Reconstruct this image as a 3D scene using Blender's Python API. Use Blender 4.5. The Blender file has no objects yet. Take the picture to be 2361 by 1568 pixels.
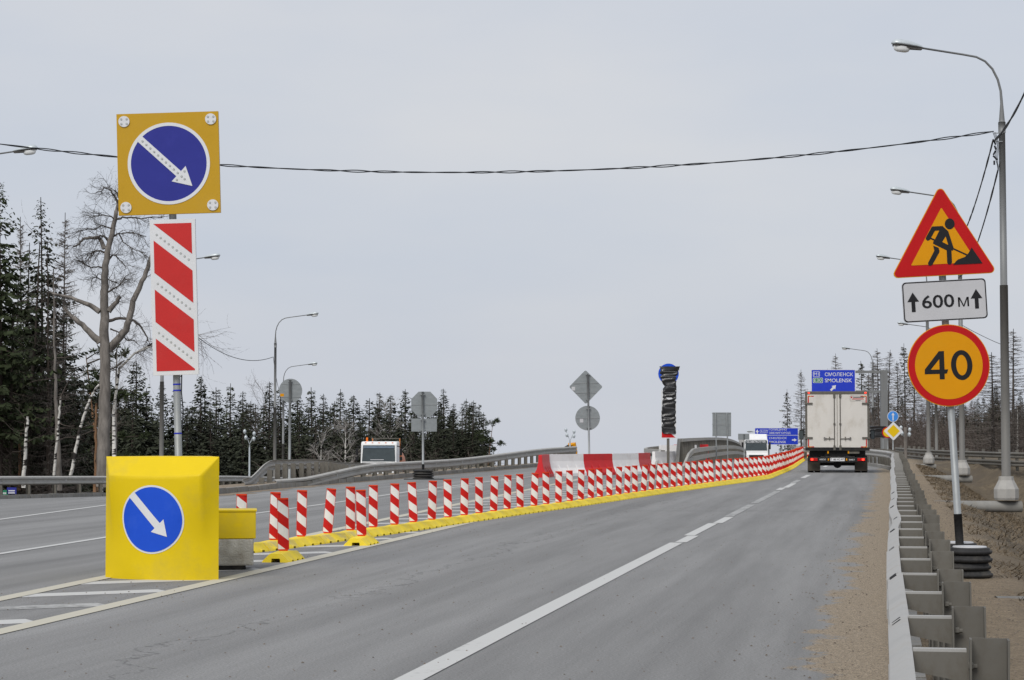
import bpy, math, random
from mathutils import Vector, Matrix
R = math.radians
S = bpy.context.scene
C = S.collection
# ------------------------------------------------------------------ camera
F, CX, CY, HZ, EYE = 5000.0, 1180.5, 784.0, 997.0, 1.6      # pixels of the photograph at 2361 wide
PITCH = math.atan((HZ - CY) / F)
cam_d = bpy.data.cameras.new('camera'); cam = bpy.data.objects.new('camera', cam_d); C.objects.link(cam)
cam.location = (0, 0, EYE); cam.rotation_euler = (math.pi / 2 + PITCH, 0, 0)
cam_d.sensor_width = 36; cam_d.lens = 36 * F / 2361.0; cam_d.clip_end = 9000; cam_d.clip_start = .2
S.camera = cam
S.view_settings.view_transform = 'Standard'; S.view_settings.look = 'None'
S.view_settings.gamma = 1; S.view_settings.use_curve_mapping = False
S.view_settings.exposure = 0.6
try:
    S.cycles.max_bounces = 6; S.cycles.diffuse_bounces = 3; S.cycles.transparent_max_bounces = 12
except Exception: pass
# ------------------------------------------------------------------ overcast sky and a soft sun
SUN_EL, SUN_AZ = 46, 205                                      # azimuth clockwise from +Y: behind the camera, to its left
W = bpy.data.worlds.new('World'); S.world = W; W.use_nodes = True
nt = W.node_tree; nt.nodes.clear()
def N_(t, **kw):
    n = nt.nodes.new(t)
    for k, v in kw.items(): setattr(n, k, v)
    return n
out = N_('ShaderNodeOutputWorld'); bg = N_('ShaderNodeBackground'); bg.inputs[1].default_value = .1
sky = N_('ShaderNodeTexSky', sky_type='NISHITA', sun_disc=False)
sky.sun_elevation = R(SUN_EL); sky.sun_rotation = R(SUN_AZ); sky.air_density = 1.2; sky.dust_density = 3
tc = N_('ShaderNodeTexCoord')
mp = N_('ShaderNodeMapping'); mp.inputs['Scale'].default_value = (1, 1, 3.2)
no = N_('ShaderNodeTexNoise'); no.inputs['Scale'].default_value = 3.2; no.inputs['Detail'].default_value = 5; no.inputs['Roughness'].default_value = .5
cr = N_('ShaderNodeValToRGB')
cr.color_ramp.elements[0].position = .3; cr.color_ramp.elements[0].color = (3.66, 3.98, 4.60, 1)
cr.color_ramp.elements[1].position = .72; cr.color_ramp.elements[1].color = (4.42, 4.50, 4.74, 1)
mx = N_('ShaderNodeMixRGB'); mx.inputs[0].default_value = .93
L = nt.links.new
L(tc.outputs['Generated'], mp.inputs[0]); L(mp.outputs[0], no.inputs['Vector']); L(no.outputs[0], cr.inputs[0])
L(sky.outputs[0], mx.inputs[1]); L(cr.outputs[0], mx.inputs[2]); L(mx.outputs[0], bg.inputs[0]); L(bg.outputs[0], out.inputs[0])
sun_d = bpy.data.lights.new('sun', 'SUN'); sun_d.energy = 1.5; sun_d.angle = R(28); sun_d.color = (1, .97, .92)
sun = bpy.data.objects.new('sun', sun_d); C.objects.link(sun)
a_, e_ = R(SUN_AZ), R(SUN_EL)
to_sun = Vector((math.sin(a_) * math.cos(e_), math.cos(a_) * math.cos(e_), math.sin(e_)))
sun.rotation_euler = to_sun.to_track_quat('Z', 'Y').to_euler()

# ------------------------------------------------------------------ helpers: lay of the land
def lerp(a, b, t): return a + (b - a) * t
def sstep(a, b, x):
    t = max(0, min(1, (x - a) / (b - a))); return t * t * (3 - 2 * t)
def interp(tab, x):
    if x <= tab[0][0]: return tab[0][1]
    for (a, b), (c, d) in zip(tab, tab[1:]):
        if x <= c: return lerp(b, d, (x - a) / (c - a))
    return tab[-1][1]
def cl(y): return .175 * y - 3.13                             # lane line of the near carriageway
def nose(y): return -6.2 + .2 * (y - 65)                      # the middle guardrail
LEFT = [(2, -33), (30, -27), (50, -22.5), (66, -19), (74, -17.6), (84, -15.9), (100, -15.3), (125, -14.9), (160, -12.5), (220, -6), (300, 4)]
def leftx(y): return interp(LEFT, y)
def H(x, y):                                                  # surface of the roads
    z = 0
    if y > 40: z -= .0195 * (min(y, 300) - 40) * sstep(0, 5, nose(y) - 1 - x)
    if y > 110: z -= lerp(.000085, .000183, sstep(3, 7, cl(y) - x)) * (min(y, 300) - 110) ** 2
    return z
def yfar(x): return interp([(10, 190), (20, 146), (26, 119), (34, 99), (46, 88), (60, 80), (120, 60)], x)
def T(x, y):                                                  # terrain under and beside the roads
    v = x - cl(y); z = H(x, y)
    if v > 2.9:
        d = 2.5 * sstep(4.2, 9.8, v) * (1 - sstep(-16, -1.5, y - yfar(x)))
        z = max(z, -1.6) - d - .02
        z -= .012 * max(0, y - 250)
        z += .02 * math.sin(x * 2.1 + y * 1.3) * sstep(4.3, 6, v) + .02 * math.sin(x * 4.7 - y * 2.9) * sstep(4.3, 6, v)
        return z
    d = leftx(y) - x
    if d > .3: z = z - .1 - min(6.5, .35 * max(0, d - 1.2))
    else: z = z - .1
    z -= .014 * max(0, y - 250)
    return z
def ray(px, py):
    x, u = (px - CX) / F, (CY - py) / F
    c, s = math.cos(PITCH), math.sin(PITCH)
    return Vector((x, c - u * s, s + u * c))
def at(px, py, Y):
    d = ray(px, py); t = Y / d.y
    return Vector((d.x * t, Y, EYE + d.z * t))
def onroad(px, py):
    d = ray(px, py); y = 5.0
    z = 0
    for i in range(60):
        t = (z - EYE) / d.z
        z = lerp(z, H(d.x * t, d.y * t), .6)
    t = (z - EYE) / d.z
    return Vector((d.x * t, d.y * t, z))
def xat(px, Y): return (px - CX) / F * Y

# ------------------------------------------------------------------ helpers: objects
class MB:
    def __init__(s): s.v = []; s.f = []; s.m = []
    def add(s, vs, fs, m=0):
        b = len(s.v); s.v += [tuple(p) for p in vs]
        for f in fs: s.f.append(tuple(i + b for i in f)); s.m.append(m)
        return s
    def box(s, c, d, m=0, rz=0, ry=0, rx=0):
        M = Matrix.Rotation(rz, 3, 'Z') @ Matrix.Rotation(ry, 3, 'Y') @ Matrix.Rotation(rx, 3, 'X')
        c = Vector(c)
        vs = [c + M @ Vector((x * d[0] / 2, y * d[1] / 2, z * d[2] / 2)) for x in (-1, 1) for y in (-1, 1) for z in (-1, 1)]
        return s.add(vs, [(0, 1, 3, 2), (4, 6, 7, 5), (0, 4, 5, 1), (2, 3, 7, 6), (0, 2, 6, 4), (1, 5, 7, 3)], m)
    def tube(s, path, rad, n=8, m=0, cap=True):
        P = [Vector(p) for p in path]
        rs = rad if isinstance(rad, (list, tuple)) else [rad] * len(P)
        vs = []; fs = []; up = None
        for i, p in enumerate(P):
            d = (P[min(i + 1, len(P) - 1)] - P[max(i - 1, 0)])
            d = d.normalized() if d.length > 1e-9 else Vector((0, 0, 1))
            if up is None: up = Vector((0, 1, 0)) if abs(d.y) < .8 else Vector((1, 0, 0))
            a = d.cross(up)
            if a.length < 1e-6: a = d.cross(Vector((1, .3, .2)))
            a.normalize(); b = a.cross(d); up = b if False else up
            for k in range(n):
                t = 2 * math.pi * k / n
                vs.append(p + (a * math.cos(t) + b * math.sin(t)) * rs[i])
        for i in range(len(P) - 1):
            for k in range(n):
                fs.append((i * n + k, i * n + (k + 1) % n, (i + 1) * n + (k + 1) % n, (i + 1) * n + k))
        if cap:
            fs.append(tuple(range(n))); fs.append(tuple((len(P) - 1) * n + k for k in reversed(range(n))))
        return s.add(vs, fs, m)
    def prism(s, poly, y0, y1, m=0):                          # polygon in x,z; y0 front, y1 back
        n = len(poly)
        vs = [(x, y0, z) for x, z in poly] + [(x, y1, z) for x, z in poly]
        fs = [tuple(range(n)), tuple(range(2 * n - 1, n - 1, -1))] + [(i, i + n, (i + 1) % n + n, (i + 1) % n) for i in range(n)]
        return s.add(vs, fs, m)
    def ringprism(s, po, pi, y0, y1, m=0):
        n = len(po)
        vs = [(x, y0, z) for x, z in po] + [(x, y0, z) for x, z in pi] + [(x, y1, z) for x, z in po] + [(x, y1, z) for x, z in pi]
        fs = []
        for i in range(n):
            j = (i + 1) % n
            fs += [(i, j, j + n, i + n), (i + 2 * n, i + 3 * n, j + 3 * n, j + 2 * n), (i, i + 2 * n, j + 2 * n, j), (i + n, j + n, j + 3 * n, i + 3 * n)]
        return s.add(vs, fs, m)
    def sweep(s, prof, frames, m=0, closed=True, cap=True):   # prof (u,w) list; frames (origin, uvec, wvec)
        n = len(prof); vs = []; fs = []
        for o, u, w in frames:
            for a, b in prof: vs.append(o + u * a + w * b)
        for i in range(len(frames) - 1):
            for k in range(n if closed else n - 1):
                fs.append((i * n + k, i * n + (k + 1) % n, (i + 1) * n + (k + 1) % n, (i + 1) * n + k))
        if cap and closed:
            fs.append(tuple(range(n))); fs.append(tuple((len(frames) - 1) * n + k for k in reversed(range(n))))
        return s.add(vs, fs, m)
    def mesh(s, name, mats, smooth=False):
        me = bpy.data.meshes.new(name); me.from_pydata(s.v, [], s.f)
        for mt in (mats if isinstance(mats, (list, tuple)) else [mats]): me.materials.append(mt)
        if any(s.m): me.polygons.foreach_set('material_index', s.m)
        if smooth:
            me.polygons.foreach_set('use_smooth', [True] * len(s.f))
        me.update()
        return me
    def build(s, name, mats, parent=None, smooth=False, bevel=0):
        return link(name, s.mesh(name, mats, smooth), parent, bevel=bevel)
def link(name, me, parent=None, loc=None, rot=None, scale=None, bevel=0, label=None):
    o = bpy.data.objects.new(name, me); C.objects.link(o)
    if parent: o.parent = parent
    if loc is not None: o.location = loc
    if rot is not None: o.rotation_euler = rot
    if scale is not None: o.scale = scale if isinstance(scale, (tuple, list)) else (scale,) * 3
    if bevel:
        b = o.modifiers.new('bevel', 'BEVEL'); b.width = bevel; b.segments = 2; b.limit_method = 'ANGLE'; b.angle_limit = R(40)
    if label: o['label'] = label
    return o
def thing(name, label, cat, loc=(0, 0, 0), rot=(0, 0, 0), group=None):
    o = bpy.data.objects.new(name, None); C.objects.link(o); o.empty_display_size = .2
    o.location = loc; o.rotation_euler = rot
    return tag(o, label, cat, group)
def tag(o, label, cat, group=None):
    o['label'] = label; o['category'] = cat
    if group: o['group'] = group
    return o
def struct(o): o['kind'] = 'structure'; return o
def stuff(o, label=None, cat=None):
    o['kind'] = 'stuff'
    if label: o['label'] = label; o['category'] = cat
    return o
def smoothed(o, ang=40):
    for p in o.data.polygons: p.use_smooth = True
    try: o.data.set_sharp_from_angle(angle=R(ang))
    except Exception: pass
    return o
def circ(r, n=40, cx=0, cz=0): return [(cx + r * math.cos(2 * math.pi * k / n), cz + r * math.sin(2 * math.pi * k / n)) for k in range(n)]
def rrect(w, h, r, cx=0, cz=0, n=5):
    p = []
    for sx, sz, a0 in ((1, 1, 0), (-1, 1, 90), (-1, -1, 180), (1, -1, 270)):
        for k in range(n + 1):
            a = R(a0 + 90 * k / n); p.append((cx + sx * (w / 2 - r) + r * math.cos(a), cz + sz * (h / 2 - r) + r * math.sin(a)))
    return p
def rpoly(pts, r, n=5):                                       # round the corners of a convex polygon
    o = []
    for i, p in enumerate(pts):
        p = Vector(p); a = (Vector(pts[i - 1]) - p).normalized(); b = (Vector(pts[(i + 1) % len(pts)]) - p).normalized()
        half = a.angle(b) / 2; d = r / math.tan(half); c = p + (a + b).normalized() * (r / math.sin(half))
        s, e = p + a * d - c, p + b * d - c
        a0 = math.atan2(s.y, s.x); da = math.atan2(s.x * e.y - s.y * e.x, s.dot(e))
        o += [(c.x + r * math.cos(a0 + da * k / n), c.y + r * math.sin(a0 + da * k / n)) for k in range(n + 1)]
    return o
def clip(poly, a, b, c):                                      # keep a*x+b*z<=c
    o = []
    for i in range(len(poly)):
        p, q = poly[i], poly[(i + 1) % len(poly)]
        fp, fq = a * p[0] + b * p[1] - c, a * q[0] + b * q[1] - c
        if fp <= 0: o.append(p)
        if (fp < 0) != (fq < 0) and fp != fq:
            t = fp / (fp - fq); o.append((lerp(p[0], q[0], t), lerp(p[1], q[1], t)))
    return o
def arrow(w, hw, L_, hl):                                     # arrow along +z, base at 0: shaft width, head width, length, head length
    return [(-w / 2, 0), (w / 2, 0), (w / 2, L_ - hl), (hw / 2, L_ - hl), (0, L_), (-hw / 2, L_ - hl), (-w / 2, L_ - hl)]
def rot2(poly, a, cx=0, cz=0):
    c, s = math.cos(a), math.sin(a)
    return [(cx + x * c - z * s, cz + x * s + z * c) for x, z in poly]
def text(name, body, mt, parent, x, z, w, h, y, bold=.012, align='L', depth=.0015):
    cu = bpy.data.curves.new(name, 'FONT'); cu.body = body; cu.offset = bold; cu.extrude = .01; cu.resolution_u = 3
    to = bpy.data.objects.new('text_tmp', cu); C.objects.link(to)
    dg = bpy.context.evaluated_depsgraph_get(); dg.update()
    me = bpy.data.meshes.new_from_object(to.evaluated_get(dg)); me.name = name
    bpy.data.objects.remove(to)
    xs = [v.co.x for v in me.vertices]; ys = [v.co.y for v in me.vertices]
    if not xs: return None
    x0, x1, y0, y1 = min(xs), max(xs), min(ys), max(ys)
    kz = h / (y1 - y0); kx = w / (x1 - x0) if w else kz
    W_ = (x1 - x0) * kx
    ox = x - (W_ / 2 if align == 'C' else 0)
    for v in me.vertices:
        v.co = (ox + (v.co.x - x0) * kx, y - v.co.z / .01 * depth, z + (v.co.y - y0) * kz)
    me.materials.clear(); me.materials.append(mt); me.update()
    return link(name, me, parent)

# ------------------------------------------------------------------ materials
def material(name, col, rough=.6, metal=0, var=.12, scale=6, detail=4, dirt=None, dirt_amt=.0, dirt_scale=3, bump=0, bump_scale=40, spec=.18, coords='Object', stretch=(1, 1, 1), rnd=0, emit=0, alpha=1, trans=0):
    m = bpy.data.materials.new(name); m.use_nodes = True; t = m.node_tree; ns = t.nodes; l = t.links.new
    b = ns['Principled BSDF']
    b.inputs['Roughness'].default_value = rough; b.inputs['Metallic'].default_value = metal
    b.inputs['Specular IOR Level'].default_value = spec
    c = ns.new('ShaderNodeTexCoord'); mpp = ns.new('ShaderNodeMapping'); mpp.inputs['Scale'].default_value = stretch
    l(c.outputs[coords], mpp.inputs[0])
    n = ns.new('ShaderNodeTexNoise'); n.inputs['Scale'].default_value = scale; n.inputs['Detail'].default_value = detail; n.inputs['Roughness'].default_value = .6
    l(mpp.outputs[0], n.inputs['Vector'])
    mr = ns.new('ShaderNodeMapRange'); mr.inputs['From Min'].default_value = .25; mr.inputs['From Max'].default_value = .75
    mr.inputs['To Min'].default_value = 1 - var; mr.inputs['To Max'].default_value = 1 + var
    l(n.outputs[0], mr.inputs['Value'])
    mul = ns.new('ShaderNodeMixRGB'); mul.blend_type = 'MULTIPLY'; mul.inputs[0].default_value = 1; mul.inputs[1].default_value = (*col, 1)
    val = mr.outputs[0]
    if rnd:
        oi = ns.new('ShaderNodeObjectInfo'); r2 = ns.new('ShaderNodeMapRange')
        r2.inputs['To Min'].default_value = 1 - rnd; r2.inputs['To Max'].default_value = 1 + rnd
        l(oi.outputs['Random'], r2.inputs['Value'])
        mm = ns.new('ShaderNodeMath'); mm.operation = 'MULTIPLY'; l(val, mm.inputs[0]); l(r2.outputs[0], mm.inputs[1]); val = mm.outputs[0]
    l(val, mul.inputs[2]); col_out = mul.outputs[0]
    if dirt:
        n2 = ns.new('ShaderNodeTexNoise'); n2.inputs['Scale'].default_value = dirt_scale; n2.inputs['Detail'].default_value = 8; n2.inputs['Roughness'].default_value = .7
        l(mpp.outputs[0], n2.inputs['Vector'])
        r3 = ns.new('ShaderNodeMapRange'); r3.inputs['From Min'].default_value = .5 ; r3.inputs['From Max'].default_value = .72; r3.inputs['To Max'].default_value = dirt_amt
        l(n2.outputs[0], r3.inputs['Value'])
        md = ns.new('ShaderNodeMixRGB'); md.inputs[2].default_value = (*dirt, 1); l(r3.outputs[0], md.inputs[0]); l(col_out, md.inputs[1]); col_out = md.outputs[0]
    l(col_out, b.inputs['Base Color'])
    if bump:
        n4 = ns.new('ShaderNodeTexNoise'); n4.inputs['Scale'].default_value = bump_scale; n4.inputs['Detail'].default_value = 5; l(mpp.outputs[0], n4.inputs['Vector'])
        bp = ns.new('ShaderNodeBump'); bp.inputs['Strength'].default_value = bump; bp.inputs['Distance'].default_value = .03
        l(n4.outputs[0], bp.inputs['Height']); l(bp.outputs[0], b.inputs['Normal'])
    if emit:
        b.inputs['Emission Color'].default_value = (*col, 1); b.inputs['Emission Strength'].default_value = emit
    if trans: b.inputs['Transmission Weight'].default_value = trans
    return m
GREY = (.36, .35, .33)
M = {}
M['galv'] = material('galvanised steel', (.29, .305, .31), .5, .3, .14, 5, dirt=(.22, .21, .19), dirt_amt=.35, dirt_scale=4)
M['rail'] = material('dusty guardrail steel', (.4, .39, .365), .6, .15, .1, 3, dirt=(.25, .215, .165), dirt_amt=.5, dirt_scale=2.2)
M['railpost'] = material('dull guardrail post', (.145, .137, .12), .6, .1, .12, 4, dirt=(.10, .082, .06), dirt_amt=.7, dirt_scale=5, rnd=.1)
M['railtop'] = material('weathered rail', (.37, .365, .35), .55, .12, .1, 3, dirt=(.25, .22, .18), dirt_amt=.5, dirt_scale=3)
M['pole'] = material('grey lamp post', (.2, .205, .205), .5, .2, .1, 2, dirt=(.13, .13, .125), dirt_amt=.35, stretch=(1, 1, .3))
M['poledark'] = material('dark lower lamp post', (.165, .16, .15), .6, .1, .12, 2, dirt=(.11, .105, .095), dirt_amt=.4, stretch=(1, 1, .3))
M['lamp'] = material('lamp housing', (.5, .54, .56), .35, .2, .08, 8)
M['lampdark'] = material('lamp underside', (.09, .085, .08), .6, 0, .2, 9)
M['glass'] = material('lamp bowl', (.72, .73, .72), .2, 0, .05, 8)
M['signback'] = material('sign back aluminium', (.28, .30, .305), .42, .4, .12, 5, dirt=(.2, .21, .21), dirt_amt=.4, stretch=(1, 1, 2.5))
M['concrete'] = material('concrete', (.44, .43, .39), .9, 0, .2, 9, dirt=(.22, .18, .12), dirt_amt=.6, bump=.5, bump_scale=50)
M['concap'] = material('concrete lamp foot', (.37, .36, .34), .85, 0, .1, 5, dirt=(.3, .27, .22), dirt_amt=.4, bump=.15)
M['pipe'] = material('weathered foundation pipe', (.24, .235, .22), .7, 0, .18, 6, dirt=(.14, .12, .09), dirt_amt=.6)
M['kerb'] = material('kerb stone', (.27, .265, .25), .9, 0, .16, 7, dirt=(.22, .18, .12), dirt_amt=.6, bump=.3, rnd=.12)
M['yellow'] = material('yellow plastic', (.70, .505, .006), .5, 0, .05, 2.2, dirt=(.42, .33, .07), dirt_amt=.5, dirt_scale=1.2, bump=.04, bump_scale=6)
M['ybase'] = material('yellow rubber base', (.86, .655, .04), .62, 0, .08, 7, dirt=(.5, .42, .17), dirt_amt=.45, dirt_scale=3.5, bump=.12, rnd=.08)
M['ypeel'] = material('peeling yellow base', (.86, .655, .04), .65, 0, .1, 7, dirt=(.36, .355, .33), dirt_amt=1.0, dirt_scale=2.6, bump=.15)
M['amber'] = material('amber panel', (.50, .29, .018), .45, 0, .05, 3, dirt=(.4, .25, .05), dirt_amt=.3)
M['yellowsign'] = material('yellow sign sheet', (.72, .48, .01), .4, 0, .04, 4)
M['orange'] = material('orange sign sheet', (.66, .275, .002), .4, 0, .04, 4, dirt=(.6, .29, .01), dirt_amt=.3)
M['red'] = material('red sign sheet', (.47, .008, .01), .4, 0, .06, 4, dirt=(.42, .015, .015), dirt_amt=.4)
M['redpanel'] = material('faded red sheet', (.52, .03, .028), .45, 0, .06, 4, dirt=(.46, .05, .045), dirt_amt=.4)
M['mred'] = material('marker red', (.48, .012, .010), .45, 0, .1, 6, dirt=(.42, .05, .04), dirt_amt=.35, rnd=.1)
M['mcap'] = material('marker red plastic', (.62, .05, .012), .5, 0, .08, 6)
M['mwhite'] = material('marker white', (.70, .69, .67), .5, 0, .06, 6, dirt=(.42, .40, .37), dirt_amt=.65, rnd=.06)
M['white'] = material('white sign sheet', (.66, .665, .675), .45, 0, .04, 4, dirt=(.56, .56, .56), dirt_amt=.3)
M['plate'] = material('pale grey plate', (.50, .50, .515), .45, 0, .04, 4, dirt=(.5, .5, .5), dirt_amt=.3)
M['blueold'] = material('violet blue sheet', (.03, .035, .245), .42, 0, .05, 4, dirt=(.05, .055, .33), dirt_amt=.4)
M['blue'] = material('blue sign sheet', (.015, .08, .56), .4, 0, .06, 3, dirt=(.04, .11, .55), dirt_amt=.5)
M['bluesign'] = material('direction blue', (.022, .05, .50), .42, 0, .05, 3, dirt=(.03, .07, .45), dirt_amt=.4)
M['skyblue'] = material('light blue sign', (.06, .25, .68), .4, 0, .05, 3)
M['green'] = material('route green', (.03, .2, .11), .45, 0, .05, 3)
M['black'] = material('black print', (.016, .016, .018), .5, 0, .1, 6)
M['rubber'] = material('black rubber', (.034, .034, .035), .7, 0, .25, 12, dirt=(.10, .09, .075), dirt_amt=.6, bump=.2)
M['led'] = material('grey lens', (.42, .43, .42), .25, 0, .1, 30)
M['ledrim'] = material('lens rim', (.6, .61, .6), .3, 0, .05, 30)
M['tape'] = material('blue tape', (.02, .03, .42), .5, 0, .1, 10)
M['cable'] = material('black cable', (.022, .024, .028), .6, 0, .1, 10)
M['wrap'] = material('black plastic film', (.016, .016, .017), .3, 0, .3, 9, bump=.35, bump_scale=6, stretch=(1, 1, 2.6), spec=.5)
M['wtape'] = material('clear tape', (.25, .25, .26), .3, 0, .3, 30)
M['bwhite'] = material('white plastic barrier', (.82, .80, .79), .5, 0, .06, 2, dirt=(.62, .52, .48), dirt_amt=.45, dirt_scale=2.5)
M['bred'] = material('red plastic barrier', (.62, .03, .035), .45, 0, .08, 2, dirt=(.4, .06, .06), dirt_amt=.5, dirt_scale=2.5)
M['paintwhite'] = material('white vehicle paint', (.76, .76, .755), .3, 0, .03, 2, dirt=(.5, .47, .42), dirt_amt=.3)
M['truckpanel'] = material('dusty white panel', (.60, .575, .535), .45, 0, .06, 1.4, dirt=(.40, .355, .29), dirt_amt=.75, dirt_scale=1.1, stretch=(1, 1, .6))
M['trim'] = material('grey dusty trim', (.115, .108, .095), .6, .1, .15, 8, dirt=(.18, .155, .115), dirt_amt=.5)
M['dark'] = material('dark chassis', (.017, .017, .018), .6, 0, .2, 8, dirt=(.06, .052, .042), dirt_amt=.5)
M['flap'] = material('dusty mudflap', (.062, .055, .045), .8, 0, .2, 4, dirt=(.1, .085, .06), dirt_amt=.6)
M['lens'] = material('red lamp lens', (.4, .01, .01), .25, 0, .05, 6)
M['brake'] = material('lit brake lamp', (1, .03, .015), .3, 0, 0, 6, emit=3.0)
M['tyre'] = material('tyre', (.016, .016, .016), .8, 0, .2, 10, dirt=(.05, .045, .035), dirt_amt=.5)
M['window'] = material('vehicle glass', (.045, .058, .062), .1, 0, .2, 3, spec=.5)
M['rust'] = material('orange drum', (.52, .17, .045), .6, 0, .15, 3, dirt=(.3, .14, .07), dirt_amt=.5)
M['drum'] = material('faded pink drum', (.52, .22, .14), .6, 0, .15, 2, dirt=(.4, .25, .17), dirt_amt=.5)
M['beacon'] = material('orange beacon', (.8, .16, .01), .3, 0, .05, 9)
M['carpaint'] = material('silver car paint', (.42, .43, .44), .3, .4, .03, 4)
M['curtain'] = material('faded blue curtain', (.12, .16, .21), .7, 0, .2, 5)
M['carblue'] = material('blue car paint', (.02, .04, .25), .3, .2, .03, 4)
M['bark'] = material('spruce bark', (.062, .05, .042), .95, 0, .3, 9, stretch=(1, 1, .25))
M['deadbark'] = material('bare grey wood', (.19, .172, .155), .95, 0, .5, 4, dirt=(.075, .066, .058), dirt_amt=.8, dirt_scale=1.8, bump=.7, bump_scale=8, stretch=(1, 1, .25))
M['deaddark'] = material('dark bare branch', (.085, .074, .066), .95, 0, .25, 5)
M['pinebark'] = material('orange pine bark', (.22, .125, .07), .95, 0, .3, 6, dirt=(.1, .07, .05), dirt_amt=.7, stretch=(1, 1, .3))
M['twig'] = material('brown twigs', (.10, .082, .072), .95, 0, .2, 5, rnd=.2)
M['greytwig'] = material('grey dead twigs', (.135, .118, .105), .95, 0, .2, 5, rnd=.2)
M['needle'] = material('dark spruce needles', (.036, .041, .026), .85, 0, .45, .9, detail=6, rnd=.22, spec=.2)
M['needle2'] = material('green pine needles', (.036, .047, .021), .85, 0, .4, 1.0, detail=6, rnd=.15, spec=.2)
def birch_mat():
    m = material('birch bark', (.6, .58, .54), .8, 0, .1, 4)
    t = m.node_tree; b = t.nodes['Principled BSDF']; src = b.inputs['Base Color'].links[0].from_socket
    c = t.nodes.new('ShaderNodeTexCoord'); mpn = t.nodes.new('ShaderNodeMapping'); mpn.inputs['Scale'].default_value = (.8, .8, 3.2)
    n = t.nodes.new('ShaderNodeTexNoise'); n.inputs['Scale'].default_value = 1.6; n.inputs['Detail'].default_value = 4
    r = t.nodes.new('ShaderNodeValToRGB'); r.color_ramp.elements[0].position = .42; r.color_ramp.elements[1].position = .5
    r.color_ramp.elements[0].color = (0, 0, 0, 1); r.color_ramp.elements[1].color = (1, 1, 1, 1)
    mxx = t.nodes.new('ShaderNodeMixRGB'); mxx.inputs[1].default_value = (.03, .026, .024, 1)
    t.links.new(c.outputs['Object'], mpn.inputs[0]); t.links.new(mpn.outputs[0], n.inputs['Vector']); t.links.new(n.outputs[0], r.inputs[0])
    t.links.new(r.outputs[0], mxx.inputs[0]); t.links.new(src, mxx.inputs[2]); t.links.new(mxx.outputs[0], b.inputs['Base Color'])
    return m
M['birch'] = birch_mat()
M['twigpale'] = material('pale birch branches', (.36, .335, .315), .9, 0, .2, 5, rnd=.1)
M['sandheap'] = material('pebbles', (.15, .125, .10), .95, 0, .75, 30)
M['drygrass'] = material('dry grass blades', (.14, .108, .072), .9, 0, .5, 3, detail=5)

def surf(name, build):                                        # ground materials driven by the UV map (v across, y along) in metres
    m = bpy.data.materials.new(name); m.use_nodes = True; t = m.node_tree; ns = t.nodes; l = t.links.new
    b = ns['Principled BSDF']; b.inputs['Specular IOR Level'].default_value = .25
    uv = ns.new('ShaderNodeUVMap'); uv.uv_map = 'lane'
    sp = ns.new('ShaderNodeSeparateXYZ'); l(uv.outputs[0], sp.inputs[0])
    tcn = ns.new('ShaderNodeTexCoord')
    def noise(scale, detail=5, rough=.6, stretch=None, src=None):
        n = ns.new('ShaderNodeTexNoise'); n.inputs['Scale'].default_value = scale; n.inputs['Detail'].default_value = detail; n.inputs['Roughness'].default_value = rough
        s_ = src or tcn.outputs['Object']
        if stretch:
            k = ns.new('ShaderNodeMapping'); k.inputs['Scale'].default_value = stretch; l(s_, k.inputs[0]); s_ = k.outputs[0]
        l(s_, n.inputs['Vector']); return n.outputs[0]
    def rng(v, a, c, d=0, e=1):
        n = ns.new('ShaderNodeMapRange'); n.inputs['From Min'].default_value = a; n.inputs['From Max'].default_value = c
        n.inputs['To Min'].default_value = d; n.inputs['To Max'].default_value = e; l(v, n.inputs['Value']); return n.outputs[0]
    def op(o, a, c):
        n = ns.new('ShaderNodeMath'); n.operation = o
        for i, q in enumerate((a, c)):
            if isinstance(q, (int, float)): n.inputs[i].default_value = q
            else: l(q, n.inputs[i])
        return n.outputs[0]
    def mix(f, a, c, mode='MIX'):
        n = ns.new('ShaderNodeMixRGB'); n.blend_type = mode
        for i, q in enumerate((f, a, c)):
            if isinstance(q, (int, float)): n.inputs[i].default_value = q
            elif isinstance(q, tuple): n.inputs[i].default_value = (*q, 1)
            else: l(q, n.inputs[i])
        return n.outputs[0]
    def bump(h, st, dist=.02):
        n = ns.new('ShaderNodeBump'); n.inputs['Strength'].default_value = st; n.inputs['Distance'].default_value = dist; l(h, n.inputs['Height']); l(n.outputs[0], b.inputs['Normal'])
    build(b, l, sp, uv, noise, rng, op, mix, bump)
    return m
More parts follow.
